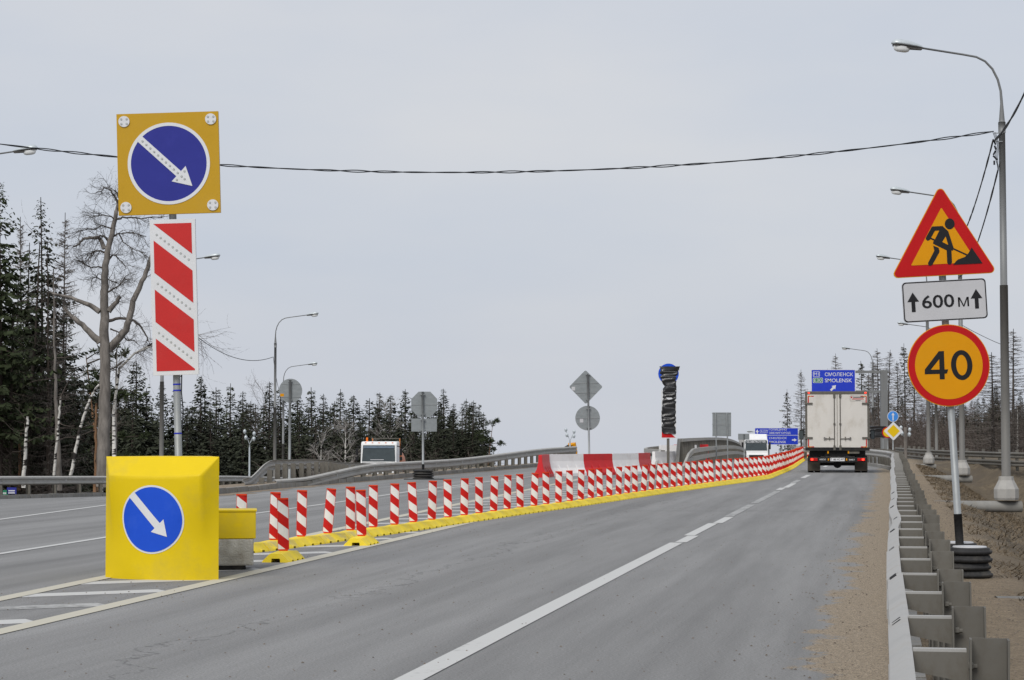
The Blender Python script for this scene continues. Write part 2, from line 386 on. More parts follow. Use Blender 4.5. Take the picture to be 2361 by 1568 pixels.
def asphalt_b(b, l, sp, uv, noise, rng, op, mix, bump):
    v, y = sp.outputs[0], sp.outputs[1]
    fine = noise(55, 4, .8); mid = noise(2.2, 6, .65, (1.3, .09, 1), uv.outputs[0]); tracks = noise(1.0, 4, .5, (1.6, .03, 1), uv.outputs[0]); big = noise(.5, 4, .5, (.8, .06, 1), uv.outputs[0])
    col = mix(rng(fine, .38, .62), (.165, .165, .164), (.282, .280, .275))
    col = mix(.8, col, rng(mid, .3, .7, .86, 1.14), 'MULTIPLY')
    col = mix(.9, col, rng(tracks, .3, .7, .80, 1.16), 'MULTIPLY')
    col = mix(.7, col, rng(big, .3, .7, .86, 1.1), 'MULTIPLY')
    # newer, slightly darker surface past a transverse seam
    wob = op('MULTIPLY', op('SUBTRACT', noise(.9, 3), .5), 1.2)
    yy = op('ADD', y, wob)
    seam = rng(op('ABSOLUTE', op('SUBTRACT', yy, 44.3), 0), .1, .22, .86, 1)
    col = mix(1, col, seam, 'MULTIPLY')
    # long crack along the lane
    cr_ = op('ABSOLUTE', op('ADD', op('SUBTRACT', v, -2.2), op('MULTIPLY', op('SUBTRACT', noise(.5, 5, .7), .5), 2.4)), 0)
    crack = op('MAXIMUM', rng(cr_, .0, .03, .55, 1), rng(noise(.35, 3), .45, .6))
    col = mix(1, col, crack, 'MULTIPLY')
    # sand drifted in from the kerb
    edge = op('ADD', v, op('ADD', op('MULTIPLY', op('SUBTRACT', noise(.75, 8, .7), .5), 1.7), op('MULTIPLY', op('SUBTRACT', noise(14, 4, .85), .5), .5)))
    sand = mix(rng(noise(16, 6, .8), .34, .66), (.20, .16, .115), (.42, .345, .25))
    sand = mix(rng(noise(60, 3, .8), .51, .58), sand, (.10, .08, .06))
    sand = mix(rng(noise(48, 3, .8, (1, 1.3, 1)), .60, .66), sand, (.55, .5, .43))
    col = mix(rng(edge, 2.55, 2.62), col, sand)
    b.inputs['Roughness'].default_value = .88
    l(col, b.inputs['Base Color']); bump(noise(120, 4, .8), .5, .012)
M['asphalt'] = surf('worn asphalt', asphalt_b)
def ground_b(b, l, sp, uv, noise, rng, op, mix, bump):
    v = sp.outputs[0]
    sand = mix(rng(noise(7, 7, .75), .3, .7), (.20, .155, .105), (.37, .295, .205))
    sand = mix(rng(noise(45, 3, .8), .52, .6), sand, (.12, .095, .07))
    grass = mix(rng(noise(3.2, 8, .75), .32, .68), (.075, .058, .04), (.20, .16, .105))
    grass = mix(rng(noise(.5, 4), .4, .62), grass, (.105, .085, .062))
    e = op('ADD', v, op('MULTIPLY', op('SUBTRACT', noise(.8, 6, .7), .5), 1.6))
    col = mix(rng(e, 4.15, 4.9), sand, grass)
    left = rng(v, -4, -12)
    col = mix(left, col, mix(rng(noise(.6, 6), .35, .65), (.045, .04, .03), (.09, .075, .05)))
    b.inputs['Roughness'].default_value = .95
    l(col, b.inputs['Base Color']); bump(noise(9, 8, .8), .9, .06)
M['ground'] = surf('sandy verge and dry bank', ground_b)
def nosesand_b(b, l, sp, uv, noise, rng, op, mix, bump):
    col = mix(rng(noise(5, 8, .75), .3, .7), (.15, .12, .09), (.33, .27, .2))
    b.inputs['Roughness'].default_value = .95; l(col, b.inputs['Base Color']); bump(noise(12, 6, .8), .8, .04)
M['islandsoil'] = surf('dusty island soil', nosesand_b)
def paint_b(c0, worn):
    def f(b, l, sp, uv, noise, rng, op, mix, bump):
        w = rng(op('ADD', noise(9, 6, .75), op('MULTIPLY', noise(1.2, 3), .5)), worn, worn + .25)
        col = mix(w, (.19, .19, .185), c0)
        b.inputs['Roughness'].default_value = .75; l(col, b.inputs['Base Color'])
    return f
M['linewhite'] = surf('white road paint', paint_b((.50, .50, .485), .38))
M['linecream'] = surf('cream road paint', paint_b((.49, .465, .385), .30))
M['lineworn'] = surf('worn white road paint', paint_b((.43, .43, .42), .62))
# ================================================================== the setting
def sheet(name, rows, mt, parent=None, zf=H, dz=0):
    """rows: list of lists of (x,y); builds a grid with the 'lane' UV map"""
    n = len(rows[0]); vs = []; uvs = []
    for r in rows:
        for x, y in r: vs.append((x, y, zf(x, y) + dz)); uvs.append((x - cl(y), y))
    fs = [(i * n + k, i * n + k + 1, (i + 1) * n + k + 1, (i + 1) * n + k) for i in range(len(rows) - 1) for k in range(n - 1)]
    me = bpy.data.meshes.new(name); me.from_pydata(vs, [], fs); me.materials.append(mt)
    ul = me.uv_layers.new(name='lane')
    ul.data.foreach_set('uv', [q for lp in me.loops for q in uvs[lp.vertex_index]])
    me.polygons.foreach_set('use_smooth', [True] * len(fs)); me.update()
    return link(name, me, parent)
def ylist(a, b, s0, g):
    o = [a]; s = s0
    while o[-1] < b: o.append(o[-1] + s); s *= g
    return o
# ground: one sheet to the horizon
vcols = [-3000, -1500, -800, -500, -350, -250, -180, -140, -110, -90, -75, -65, -57] + [-50 + i * 1.0 for i in range(53)] + [3 + .25 * i for i in range(1, 30)] + [11 + i for i in range(20)] + [33, 36, 40, 46, 54, 64, 80, 100, 140, 200, 300, 500, 900, 1600, 3000]
grows = [[(cl(y) * (1 if y < 400 else 1) + v, y) for v in vcols] for y in ylist(-6, 5200, .9, 1.018)]
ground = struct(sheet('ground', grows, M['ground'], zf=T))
# asphalt of both carriageways
rrows = []
for y in ylist(-6, 300, .8, 1.015):
    a, b = leftx(y) + .2, cl(y) + 3.17
    rrows.append([(lerp(a, b, k / 36), y) for k in range(37)])
road = struct(sheet('road', rrows, M['asphalt']))
# painted markings
def marking(pts, w, mt, dz=.006, name='lane_marking'):
    P = [Vector(p) for p in pts]; Q = []
    for a, b in zip(P, P[1:]):
        n = max(1, int((b - a).length / 1.5))
        Q += [a.lerp(b, k / n) for k in range(n)]
    Q.append(P[-1]); rows = []
    for i, q in enumerate(Q):
        d = (Q[min(i + 1, len(Q) - 1)] - Q[max(0, i - 1)]).normalized(); n = Vector((-d.y, d.x)) * (w / 2)
        rows.append([tuple(q + n), tuple(q - n)])
    return sheet(name, rows, mt, road, dz=dz)
def lanept(y, dv=0): return (cl(y) + dv, y)
marking([lanept(4), lanept(14), lanept(31.5)], .19, M['linewhite'])
for y0, y1, dv, mt in ((31.6, 33.6, .05, 'linewhite'), (33.7, 38.2, -.02, 'linewhite'), (38.3, 41.0, .05, 'linewhite'), (41.2, 48, .02, 'lineworn'), (49, 59, .02, 'lineworn'), (60.2, 62.6, -.02, 'linewhite'),
                       (62.8, 68, .05, 'linewhite'), (68.2, 73, .0, 'lineworn'), (76, 81.5, 0, 'linewhite'), (88, 93, 0, 'linewhite'), (100, 105, 0, 'linewhite'), (112, 117, 0, 'linewhite'), (124, 129, 0, 'linewhite')):
    marking([lanept(y0, dv), lanept(y1, dv)], .17, M[mt])
gr = lambda y: -4.1 + .158 * (y - 17.5)
gl = lambda y: -4.95 + .135 * (y - 20.6)
marking([(gr(y), y) for y in (10, 20, 30, 46, 60, 75)], .2, M['linecream'])
marking([(gl(y), y) for y in (14.5, 20, 30, 46, 60, 75)], .2, M['linecream'])
y = 17.8
while y < 76:
    marking([(gl(y), y), (gr(y) - .02, y + .35 + .55 * (gr(y) - gl(y)) * .5)], .40, M['linewhite'] if random.random() < .85 else M['lineworn'], dz=.0025)
    y += 1.75 if y < 30 else 2.0
l1 = [(-8.6, 12), (-6.75, 28.6), (-6.2, 33), (-5.05, 43), (-3.95, 50), (-2.6, 60), (-.63, 71.4), (1.9, 85), (4.6, 100)]
marking(l1, .13, M['linewhite'])
def roadpx(px, py):
    p = onroad(px, py); return (p.x, p.y)
marking([roadpx(-120, 1214), roadpx(0, 1198), roadpx(245, 1165), roadpx(380, 1150)], .13, M['linewhite'])
marking([roadpx(-120, 1168), roadpx(0, 1161), roadpx(240, 1147), roadpx(400, 1139)], .14, M['linewhite'])
marking([(-2.55, 58.5), (-1.2, 66)], .12, M['linewhite']); marking([(-2.3, 60.5), (-.9, 64.5)], .12, M['linewhite'])
marking([roadpx(1060, 1150), roadpx(1020, 1157)], .1, M['lineworn'])
marking([(gr(y) + 2.4 * sstep(75, 110, y), y) for y in (76, 84, 95, 110, 130)], .15, M['linewhite'])
# kerb stones
kerb_me = MB().box((0, 0, .03), (.16, .96, .22)).mesh('kerb_stone', M['kerb'])
def kerb(name, pts, off=0, zf=H, step=1.0, every=1):
    P = [Vector(p) for p in pts]; root = None
    root = bpy.data.objects.new(name, None); C.objects.link(root); struct(root)
    d_acc = 0; rr = random.Random(5)
    for a, b in zip(P, P[1:]):
        L_ = (b - a).length; n = max(1, round(L_ / step)); d = (b - a) / n; ang = math.atan2(-d.x, d.y)
        for k in range(n):
            q = a + d * (k + .5)
            link('kerb_stone', kerb_me, root, (q.x, q.y, zf(q.x, q.y) + rr.uniform(-.012, .012)), (math.atan2(zf(*(a + d * (k + 1))) - zf(*(a + d * k)), d.length), 0, ang + rr.uniform(-.012, .012)), (1, d.length / 1.0, 1))
    return root
kfront = [(-8.9, 51.5), (-8.1, 54), (-7.4, 58), (-6.9, 61), (-6.1, 65.5), (-4.6, 73), (-3.0, 81), (-1.2, 90), (.8, 100), (3.2, 112)]
kerb('kerb', kfront)
kleft = [(leftx(y) + .35, y) for y in (52, 58, 66, 74, 84, 100, 112, 125)]
kerb('kerb', kleft)
kright = [(cl(y) + 3.24, y) for y in (6, 20, 40, 60, 80, 90)] + [(cl(100) + 2.5, 100), (cl(108) + 1.6, 108), (cl(116) + .3, 116), (cl(126) - 1.9, 126)]
kerb('kerb', kright)
# sand drifted against the kerb of the island
rr_ = random.Random(2); srows = []
kf0 = [(b, a) for a, b in kfront]
for i in range(150):
    y = 51.5 + i * .4; a = interp(kf0, y) + .07; w = (.9 - .5 * sstep(55, 75, y)) * (.65 + .25 * math.sin(y * 1.7) + .2 * math.sin(y * 3.9) + rr_.uniform(-.1, .1))
    srows.append([(a, y), (a + max(.08, w), y)])
sheet('sand_drift', srows, M['islandsoil'], road, dz=.004)
# raised island between the two middle guardrails
irows = []
kf = [(b, a) for a, b in kfront]
for y in [51.7 + i * 1.2 for i in range(50)]:
    a = interp(kf, y) - .06; w = 2.9 * sstep(51, 60, y) + .12
    irows.append([(a - w * k / 4, y) for k in range(5)])
isl = struct(sheet('traffic_island', irows, M['islandsoil'], dz=.11))

# ================================================================== guardrails
WPROF = [(-.004, -.155), (.02, -.155), (.083, -.112), (.083, -.062), (.016, -.022), (.016, .022), (.083, .062), (.083, .112), (.02, .155), (-.004, .155),
         (-.004, .149), (.017, .148), (.077, .109), (.077, .066), (.010, .024), (.010, -.024), (.077, -.066), (.077, -.109), (.017, -.148), (-.004, -.149)]
def chan_post(w=.14, d=.075, h=1.0, t=.008):
    m = MB()
    m.box((0, 0, h / 2), (w, t, h)); m.box((-w / 2 + t / 2, d / 2 + t / 2 + .0005, h / 2), (t, d, h)); m.box((w / 2 - t / 2, d / 2 + t / 2 + .0005, h / 2), (t, d, h))
    return m
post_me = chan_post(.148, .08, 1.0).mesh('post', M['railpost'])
def bracket(L_=.26):
    m = MB(); n = 6
    poly = [(0, -.115), (0, .0), (L_, 0), (L_, -.075)]
    m.prism(poly, -.004, .004); m.box((L_ / 2, -.028, .004), (L_, .05, .014), 1); m.box((L_ - .006, -.03, -.038), (.012, .05, .075)); m.box((.006, -.035, -.057), (.012, .06, .115))
    return m
brack_me = bracket().mesh('bracket', [M['railpost'], M['railtop']])
bolt_me = MB().tube([(-.03, 0, 0), (-.012, 0, 0), (-.011, 0, 0), (.012, 0, 0)], [.009, .009, .015, .015], 6).mesh('bolt', M['railpost'])
refl_me = MB().prism([(0.05 * math.cos(R(90 + 180 * k / 8)), .06 * math.sin(R(90 + 180 * k / 8))) for k in range(9)], -.02, 0).mesh('reflector', M['white'])
def resample(pts, step):
    P = [Vector(p) for p in pts]; o = []; need = 0
    for a, b in zip(P, P[1:]):
        L_ = (b - a).length; t = need
        while t <= L_: o.append(a.lerp(b, t / L_)); t += step
        need = t - L_
    return o
def guardrail(label, pts, zf, side=1, spacing=1.5, rail_h=.62, post_h=.8, arm=.26, seg=3.0, wob=0, ramp=0, beams=(0,), reflect=False, mat='rail', arms=True, group=None, ph=1.0):
    """pts: ground line under the beam; side: +1 when the posts stand to the right of the walking direction"""
    root = thing('guardrail', label, 'guardrail', (pts[0][0], pts[0][1], zf(*pts[0])), group=group)
    o0 = root.location.copy(); rr = random.Random(len(label) * 7 + 3)
    Q = resample(pts, .5); n = len(Q)
    wv = [0] * n
    for i in range(n):
        s = i * .5; wv[i] = wob * (.4 * math.sin(s / 4.3 + 1) + .25 * math.sin(s / 1.9) + 1.3 * math.exp(-((s - 17.5) / 1.5) ** 2) - .4 * math.exp(-((s - 13.5) / 2.2) ** 2) - .5 * math.exp(-((s - 27) / 2) ** 2)) if wob else 0
    def frame(i, bz=0):
        q = Q[i]; d = (Q[min(n - 1, i + 1)] - Q[max(0, i - 1)]).normalized()
        right = Vector((d.y, -d.x, 0)); front = -right * side
        s = i * .5; hh = rail_h * (sstep(0, ramp, s) if ramp else 1) + bz
        return (Vector((q.x, q.y, zf(q.x, q.y) + max(.05, hh) + wv[i] * .35)) - o0 + front * wv[i], front, Vector((0, 0, 1)))
    k = int(seg / .5); i = 0
    while i < n - 1:
        for bz in beams:
            m = MB(); fr = [frame(j, bz) for j in range(i, min(n, i + k + 1))]
            if len(fr) > 1:
                off = (i // k % 2) * .007
                fr = [(o + u * off, u, w) for o, u, w in fr]
                smoothed(m.sweep(WPROF, fr).build('beam', M[mat], root), 50)
        i += k
    if mat == 'railtop':                                      # slots by the beam joints
        for i in range(6, 60, 6):
            for dd in (0, .12):
                o, u, w = frame(i); d = Vector((u.y, -u.x, 0)) * -1
                link('slot', slot_me, root, o + u * .052 + w * .1365 + d * dd, (0, 0, math.atan2(u.y, u.x)))
    for j, q in enumerate(resample(pts, spacing)):
        i = min(n - 1, int(j * spacing / .5))
        o, front, up = frame(i)
        s = j * spacing
        if ramp and s < .8: continue
        d = Vector((-front.y, front.x, 0)); ang = math.atan2(front.y, front.x)
        base = o - front * arm; zg = zf(q.x, q.y) - o0.z
        hh = post_h * (sstep(0, ramp, s) * .85 + .15 if ramp else 1)
        base.z = zg - .15
        jz = rr.uniform(-.02, .02)
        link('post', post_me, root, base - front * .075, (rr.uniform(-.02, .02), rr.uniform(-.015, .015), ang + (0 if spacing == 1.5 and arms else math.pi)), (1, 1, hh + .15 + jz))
        if arms:
            bk = link('bracket', brack_me, root, base + Vector((0, 0, hh * .93 + .15)), (0, 0, ang), (arm / .26, 1, 1))
            if q.y < 30: link('bolt', bolt_me, bk, (-.02, .02, -.05))
        if reflect and j % 3 == 1:
            o2, f2, u2 = frame(min(n - 1, i + 1)); link('reflector', refl_me, root, o2 + f2 * .02, (0, 0, ang + math.pi / 2), (1, 1, 1))
    return root
slot_me = MB().box((0, 0, 0), (.045, .016, .004), ry=R(34), rz=R(25)).mesh('slot', M['dark'])
rp = [(cl(y) + 3.19, y) for y in (3.9, 20, 40, 60, 75, 88)] + [(cl(96) + 2.95, 96), (cl(104) + 2.3, 104), (cl(112) + 1.2, 112), (cl(120) - .3, 120), (cl(130) - 2.6, 130)]
guardrail('pale steel guardrail with a dense row of channel posts beside the sandy kerb', rp, lambda x, y: H(x, y) + .02, side=1, spacing=1.5, wob=-.028, rail_h=.60, post_h=.80, arm=.20, mat='railtop')
fr_pts = [(nose(y), y) for y in (62, 65, 70, 76, 82, 90, 100, 108)] + [(nose(116) - .6, 116), (nose(126) - 2.4, 126), (nose(138) - 6, 138)]
guardrail('guardrail with sloping sunken end on the island behind the octagonal sign back', fr_pts, lambda x, y: H(x, y) + .05 + .30 * sstep(82, 108, y), side=-1, spacing=1.5, ramp=12, reflect=True, rail_h=.36, post_h=.44, arm=.14, arms=False)
bk_pts = [(-7.55, 61.5), (-7.3, 67), (nose(74) - 2.4, 74), (nose(80) - 3.4, 84), (nose(90) - 4.4, 96), (nose(104) - 5.4, 112), (nose(120) - 7, 126)]
guardrail('guardrail facing the lower ramp on the far side of the island, seen from behind', bk_pts, lambda x, y: H(nose(y) - 1.1, y) * .5 + H(x, y) * .5 + .1, side=1, spacing=1.5, ramp=5, rail_h=.50, post_h=.55, arm=.14, arms=False)
lf_pts = [(leftx(y) , y) for y in (48, 58, 66, 74, 84, 100, 112, 125, 140, 160)]
guardrail('long guardrail along the outer ramp edge in front of the forest', lf_pts, lambda x, y: H(x, y), side=-1, spacing=2.5, reflect=True, rail_h=.62, post_h=.62, arm=.12, arms=False)
fa_pts = [(60, 83), (47, 88), (34, 95), (28.5, 104), (26, 112), (25.2, 122), (25, 132), (26.5, 150)]
guardrail('two-beam guardrail above the brown grass bank beyond the lamp posts', fa_pts, lambda x, y: -.25, side=1, spacing=3.0, rail_h=.66, post_h=.95, beams=(.0, -.42), arm=.12, arms=False, mat='railpost')
# dirt-coated bridge barrier
def bridge_barrier():
    pts = [(7.15, 92), (8.2, 100), (9.4, 108), (11.0, 118), (13.0, 132), (15.2, 149), (17.4, 166), (19.4, 184)]
    root = thing('bridge_barrier', 'dusty grey bridge parapet with vertical posts above two guard beams', 'barrier', (*pts[0], H(*pts[0])))
    o0 = root.location.copy(); Q = resample(pts, 1.0)
    def fr(i, z, off):
        q = Q[i]; d = (Q[min(len(Q) - 1, i + 1)] - Q[max(0, i - 1)]).normalized(); r = Vector((d.y, -d.x, 0))
        return (Vector((q.x, q.y, H(q.x, q.y) + z)) - o0 + r * off, r, Vector((0, 0, 1)))
    box = lambda w, h: [(-w / 2, -h / 2), (w / 2, -h / 2), (w / 2, h / 2), (-w / 2, h / 2)]
    N = len(Q)
    MB().sweep(box(.12, .14), [fr(i, 1.27, 0) for i in range(N)]).build('top_rail', M['rail'], root)
    MB().sweep(box(.30, .10), [fr(i, .05, 0) for i in range(N)]).build('plinth', M['railpost'], root)
    for i in range(0, N, 2):
        o, r, u = fr(i, .62, 0); link('post', post_plate, root, o, (0, 0, math.atan2(r.y, r.x)))
    for z in (.80, .46):
        f = [fr(i, z, .42) for i in range(2, N)]
        st = fr(2, z, .42)[0]; e1 = st + Vector((-.35, -2.0, -.18)); e2 = st + Vector((-.75, -4.2, -z + .12))
        MB().sweep(box(.1, .19), [(e2, f[0][1], f[0][2]), (e1, f[0][1], f[0][2])] + f).build('guard_beam', M['rail'], root)
    for i in range(2, N, 2):
        o, r, u = fr(i, .40, .31); link('beam_post', post_plate, root, o, (0, 0, math.atan2(r.y, r.x)), (.7, 1, .7))
    # end panel of the parapet
    o, r, u = fr(0, .66, 0); MB().prism([(-.16, -.66), (.02, -.66), (.1, .68), (-.02, .68)], -.06, .06).build('end_plate', M['rail'], root).location = o + Vector((-.12, -.1, 0))
post_plate = MB().box((0, 0, 0), (.17, .07, 1.16)).mesh('post', M['railpost'])
bridge_barrier()
def mirrored_end():
    pts = [(6.35, 93), (6.0, 98), (6.6, 106), (8.0, 118), (10.5, 138)]
    root = thing('guardrail', 'short double guard beam turned down at its end beneath the black wrapped sign', 'guardrail', (*pts[0], H(*pts[0])))
    o0 = root.location.copy(); Q = resample(pts, 1.0)
    box = [(-.05, -.095), (.05, -.095), (.05, .095), (-.05, .095)]
    for z in (.78, .45):
        f = []
        for i, q in enumerate(Q):
            d = (Q[min(len(Q) - 1, i + 1)] - Q[max(0, i - 1)]).normalized(); r = Vector((d.y, -d.x, 0))
            f.append((Vector((q.x, q.y, H(q.x, q.y) + z)) - o0, r, Vector((0, 0, 1))))
        e = f[0][0] + Vector((-.45, -3.6, -z + .12))
        MB().sweep(box, [(e, f[0][1], f[0][2])] + f).build('guard_beam', M['rail'], root)
    for i in range(0, len(Q), 2):
        q = Q[i]; link('post', post_plate, root, Vector((q.x + .12, q.y, H(q.x, q.y) + .4)) - o0, (0, 0, 0), (1, 1, .75))
mirrored_end()
# far silhouette of a white beam on the other side
# ================================================================== water filled barriers
def barrier_mesh():
    m = MB(); prof = [(-.24, 0), (.24, 0), (.24, .10), (.13, .30), (.075, .55), (.065, .80), (-.065, .80), (-.075, .55), (-.13, .30), (-.24, .10)]
    L_ = 2.0; fr = [(Vector((x, 0, 0)), Vector((0, 1, 0)), Vector((0, 0, 1))) for x in (0, .03, .97, 1.03, 1.97, 2.0)]
    sc = (.92, 1, 1, 1, 1, .92)
    vs = []; n = len(prof); fs = []
    for (o, u, w), s in zip(fr, sc):
        for a, b in prof: vs.append(o + u * a * s + w * (b * (1 if s == 1 else .985)))
    for i in range(len(fr) - 1):
        for k in range(n): fs.append((i * n + k, i * n + (k + 1) % n, (i + 1) * n + (k + 1) % n, (i + 1) * n + k))
    fs += [tuple(range(n)), tuple(range((len(fr) - 1) * n, len(fr) * n))[::-1]]
    m.add(vs, fs)
    return m
bar_me = {c: barrier_mesh().mesh('body', M[c]) for c in ('bwhite', 'bred')}
rib_m = {}
for c in ('bwhite', 'bred'):
    rib_m[c] = MB().add([(-.035, -.235, .1), (.035, -.235, .1), (.035, -.1, .42), (-.035, -.1, .42), (-.03, -.265, .13), (.03, -.265, .13)], [(0, 1, 2, 3), (4, 5, 2, 3), (0, 4, 3), (1, 2, 5), (0, 1, 5, 4)]).mesh('rib', M[c])
bn = [(1.0, 76.9), (1.3, 79), (2.6, 80.5), (3.74, 82.1), (4.83, 83.8), (5.4, 85.7)]
bl = ['red plastic road barrier, first of the line, turned nearly end on', 'white plastic road barrier between two red ones, long face stained pinkish',
      'red plastic road barrier between two white ones, face with three ribs', 'white plastic road barrier before the last red one of the line', 'red plastic road barrier at the end beside the turned down guard beam']
for i, (a, b) in enumerate(zip(bn, bn[1:])):
    c = 'bred' if i % 2 == 0 else 'bwhite'; d = Vector(b) - Vector(a)
    t = thing('road_barrier', bl[i], 'barrier', (*a, H(*a)), (0, 0, math.atan2(d.y, d.x)), 'plastic road barriers closing the gore')
    sx = d.length / 2.0
    link('body', bar_me[c], t, scale=(sx, 1, 1))
    for k in range(3): link('rib', rib_m[c], t, (sx * (.5 + k * .5), 0, 0))
for i, (p, ang, c, lab) in enumerate((((5.9, 90.5), 60, 'bwhite', 'white plastic road barrier standing behind the turned down guard beam'), ((7.0, 103.), 25, 'bwhite', 'white plastic barrier behind the pole of the wrapped sign'), ((8.0, 107), 30, 'bred', 'red plastic barrier behind the pole of the wrapped sign'))):
    t = thing('road_barrier', lab, 'barrier', (*p, H(*p)), (0, 0, R(ang)), 'plastic road barriers closing the gore')
    link('body', bar_me[c], t, scale=(1, 1, 1 if i == 0 else 1.25))
    for k in range(3): link('rib', rib_m[c], t, (.5 + k * .5, 0, 0))
# ================================================================== signs near the camera
def frame_of(root, lean, Y):
    """pixel -> local x,z of a thing that leans by `lean` about the depth axis"""
    c, s = math.cos(lean), math.sin(lean)
    def f(px, py):
        p = at(px, py, Y); dx, dz = p.x - root.x, p.z - root.z
        return (dx * c - dz * s, dx * s + dz * c)
    return f
dot_me = MB().tube([(0, 0, 0), (0, -.006, 0)], [.0135, .011], 12).mesh('lens', M['led'])
disc_cache = {}
def plate(name, poly, y0, y1, mt, parent, bevel=0):
    o = MB().prism(poly, y0, y1).build(name, mt, parent); return o
# ---- keep-right sign with striped panel
def divider_sign():
    Y = 24.6; root = Vector((xat(421, Y), Y, 0)); lean = R(-1.75)
    t = thing('lane_divider_sign', 'amber panel with blue arrow disc above a red striped panel on one post', 'sign', root, (0, lean, 0))
    f = frame_of(root, lean, Y)
    post = MB().tube([(0, 0, 0), (0, 0, 4.9)], .042, 14).build('post', M['galv'], t, True)
    for py in (886, 900, 999):
        MB().tube([(0, 0, f(415, py)[1] - .008), (0, 0, f(415, py)[1] + .008)], .0445, 14).build('tape_band', M['tape'], t)
    x, z = f(421, 925); MB().tube([(.045, .0, f(417, 868)[1]), (.06, -.01, z + .3), (.05, 0, z + .1), (.065, 0, z - .1), (.05, 0, z - .3)], .007, 6).build('cable', M['cable'], t, True)
    # amber square
    cx, cz = f(391.5, 379); w = 1.155
    sq = plate('arrow_panel', [(cx - w / 2, cz - w / 2), (cx + w / 2, cz - w / 2), (cx + w / 2, cz + w / 2), (cx - w / 2, cz + w / 2)], -.10, -.05, M['amber'], t)
    bx, bz = cx + .005, cz - .003
    MB().ringprism(circ(.467, 64, bx, bz), circ(.43, 64, bx, bz), -.105, -.1).build('white_ring', M['white'], sq)
    plate('blue_disc', circ(.431, 64, bx, bz), -.103, -.1, M['blueold'], sq)
    ar = rot2(arrow(.078, .235, .82, .21), R(180 + 46.5), bx - .333, bz + .30)
    plate('arrow', ar, -.108, -.1025, M['white'], sq)
    a = R(180 + 46.5); dx, dz = -math.sin(a), math.cos(a)
    for k in range(11):
        q = .055 + k * .0600; link('lens', dot_me, sq, (bx - .333 + dx * q, -.108, bz + .30 + dz * q))
    q = .70
    link('lens', dot_me, sq, (bx - .333 + dx * q, -.108, bz + .30 + dz * q))
    for s in (-1, 1): link('lens', dot_me, sq, (bx - .333 + dx * .64 + dz * s * .065, -.108, bz + .30 + dz * .64 - dx * s * .065))
    for sx in (-1, 1):
        for sz in (-1, 1):
            lx, lz = cx + sx * .492, cz + sz * .49
            la = plate('flasher', circ(.063, 24, lx, lz), -.112, -.1, M['white'], t)
            for ax in (-1, 1):
                for az in (-1, 1): link('lens', dot_me, la, (lx + ax * .031, -.112, lz + az * .027))
    for k, (sx, sz) in enumerate(((.03, .565), (-.37, .43))): pass
    # striped panel
    cx, cz = f(404.5, 686); w, h = .515, 1.765
    sp = plate('striped_panel', [(cx - w / 2, cz - h / 2), (cx + w / 2, cz - h / 2), (cx + w / 2, cz + h / 2), (cx - w / 2, cz + h / 2)], -.10, -.05, M['white'], t)
    iw, ih = .432, 1.672; inner = [(cx - iw / 2, cz - ih / 2), (cx + iw / 2, cz - ih / 2), (cx + iw / 2, cz + ih / 2), (cx - iw / 2, cz + ih / 2)]
    s = .353 / .432; ref = cz + ih / 2 + s * (cx - iw / 2)            # z + s*x at the top-left corner
    for k in range(4):
        hi = ref + .367 - .0 - k * .5565 ; lo = hi - .367
        p = clip(clip(inner, s, 1, hi), -s, -1, -lo)
        if len(p) > 2: plate('red_stripe', p, -.1025, -.1, M['redpanel'], sp)
    for k in range(3):
        mid = ref - .095 - k * .5565
        for j in range(9):
            xx = cx - iw / 2 + .035 + j * .0445; link('lens', dot_me, sp, (xx, -.1, mid - s * xx))
divider_sign()
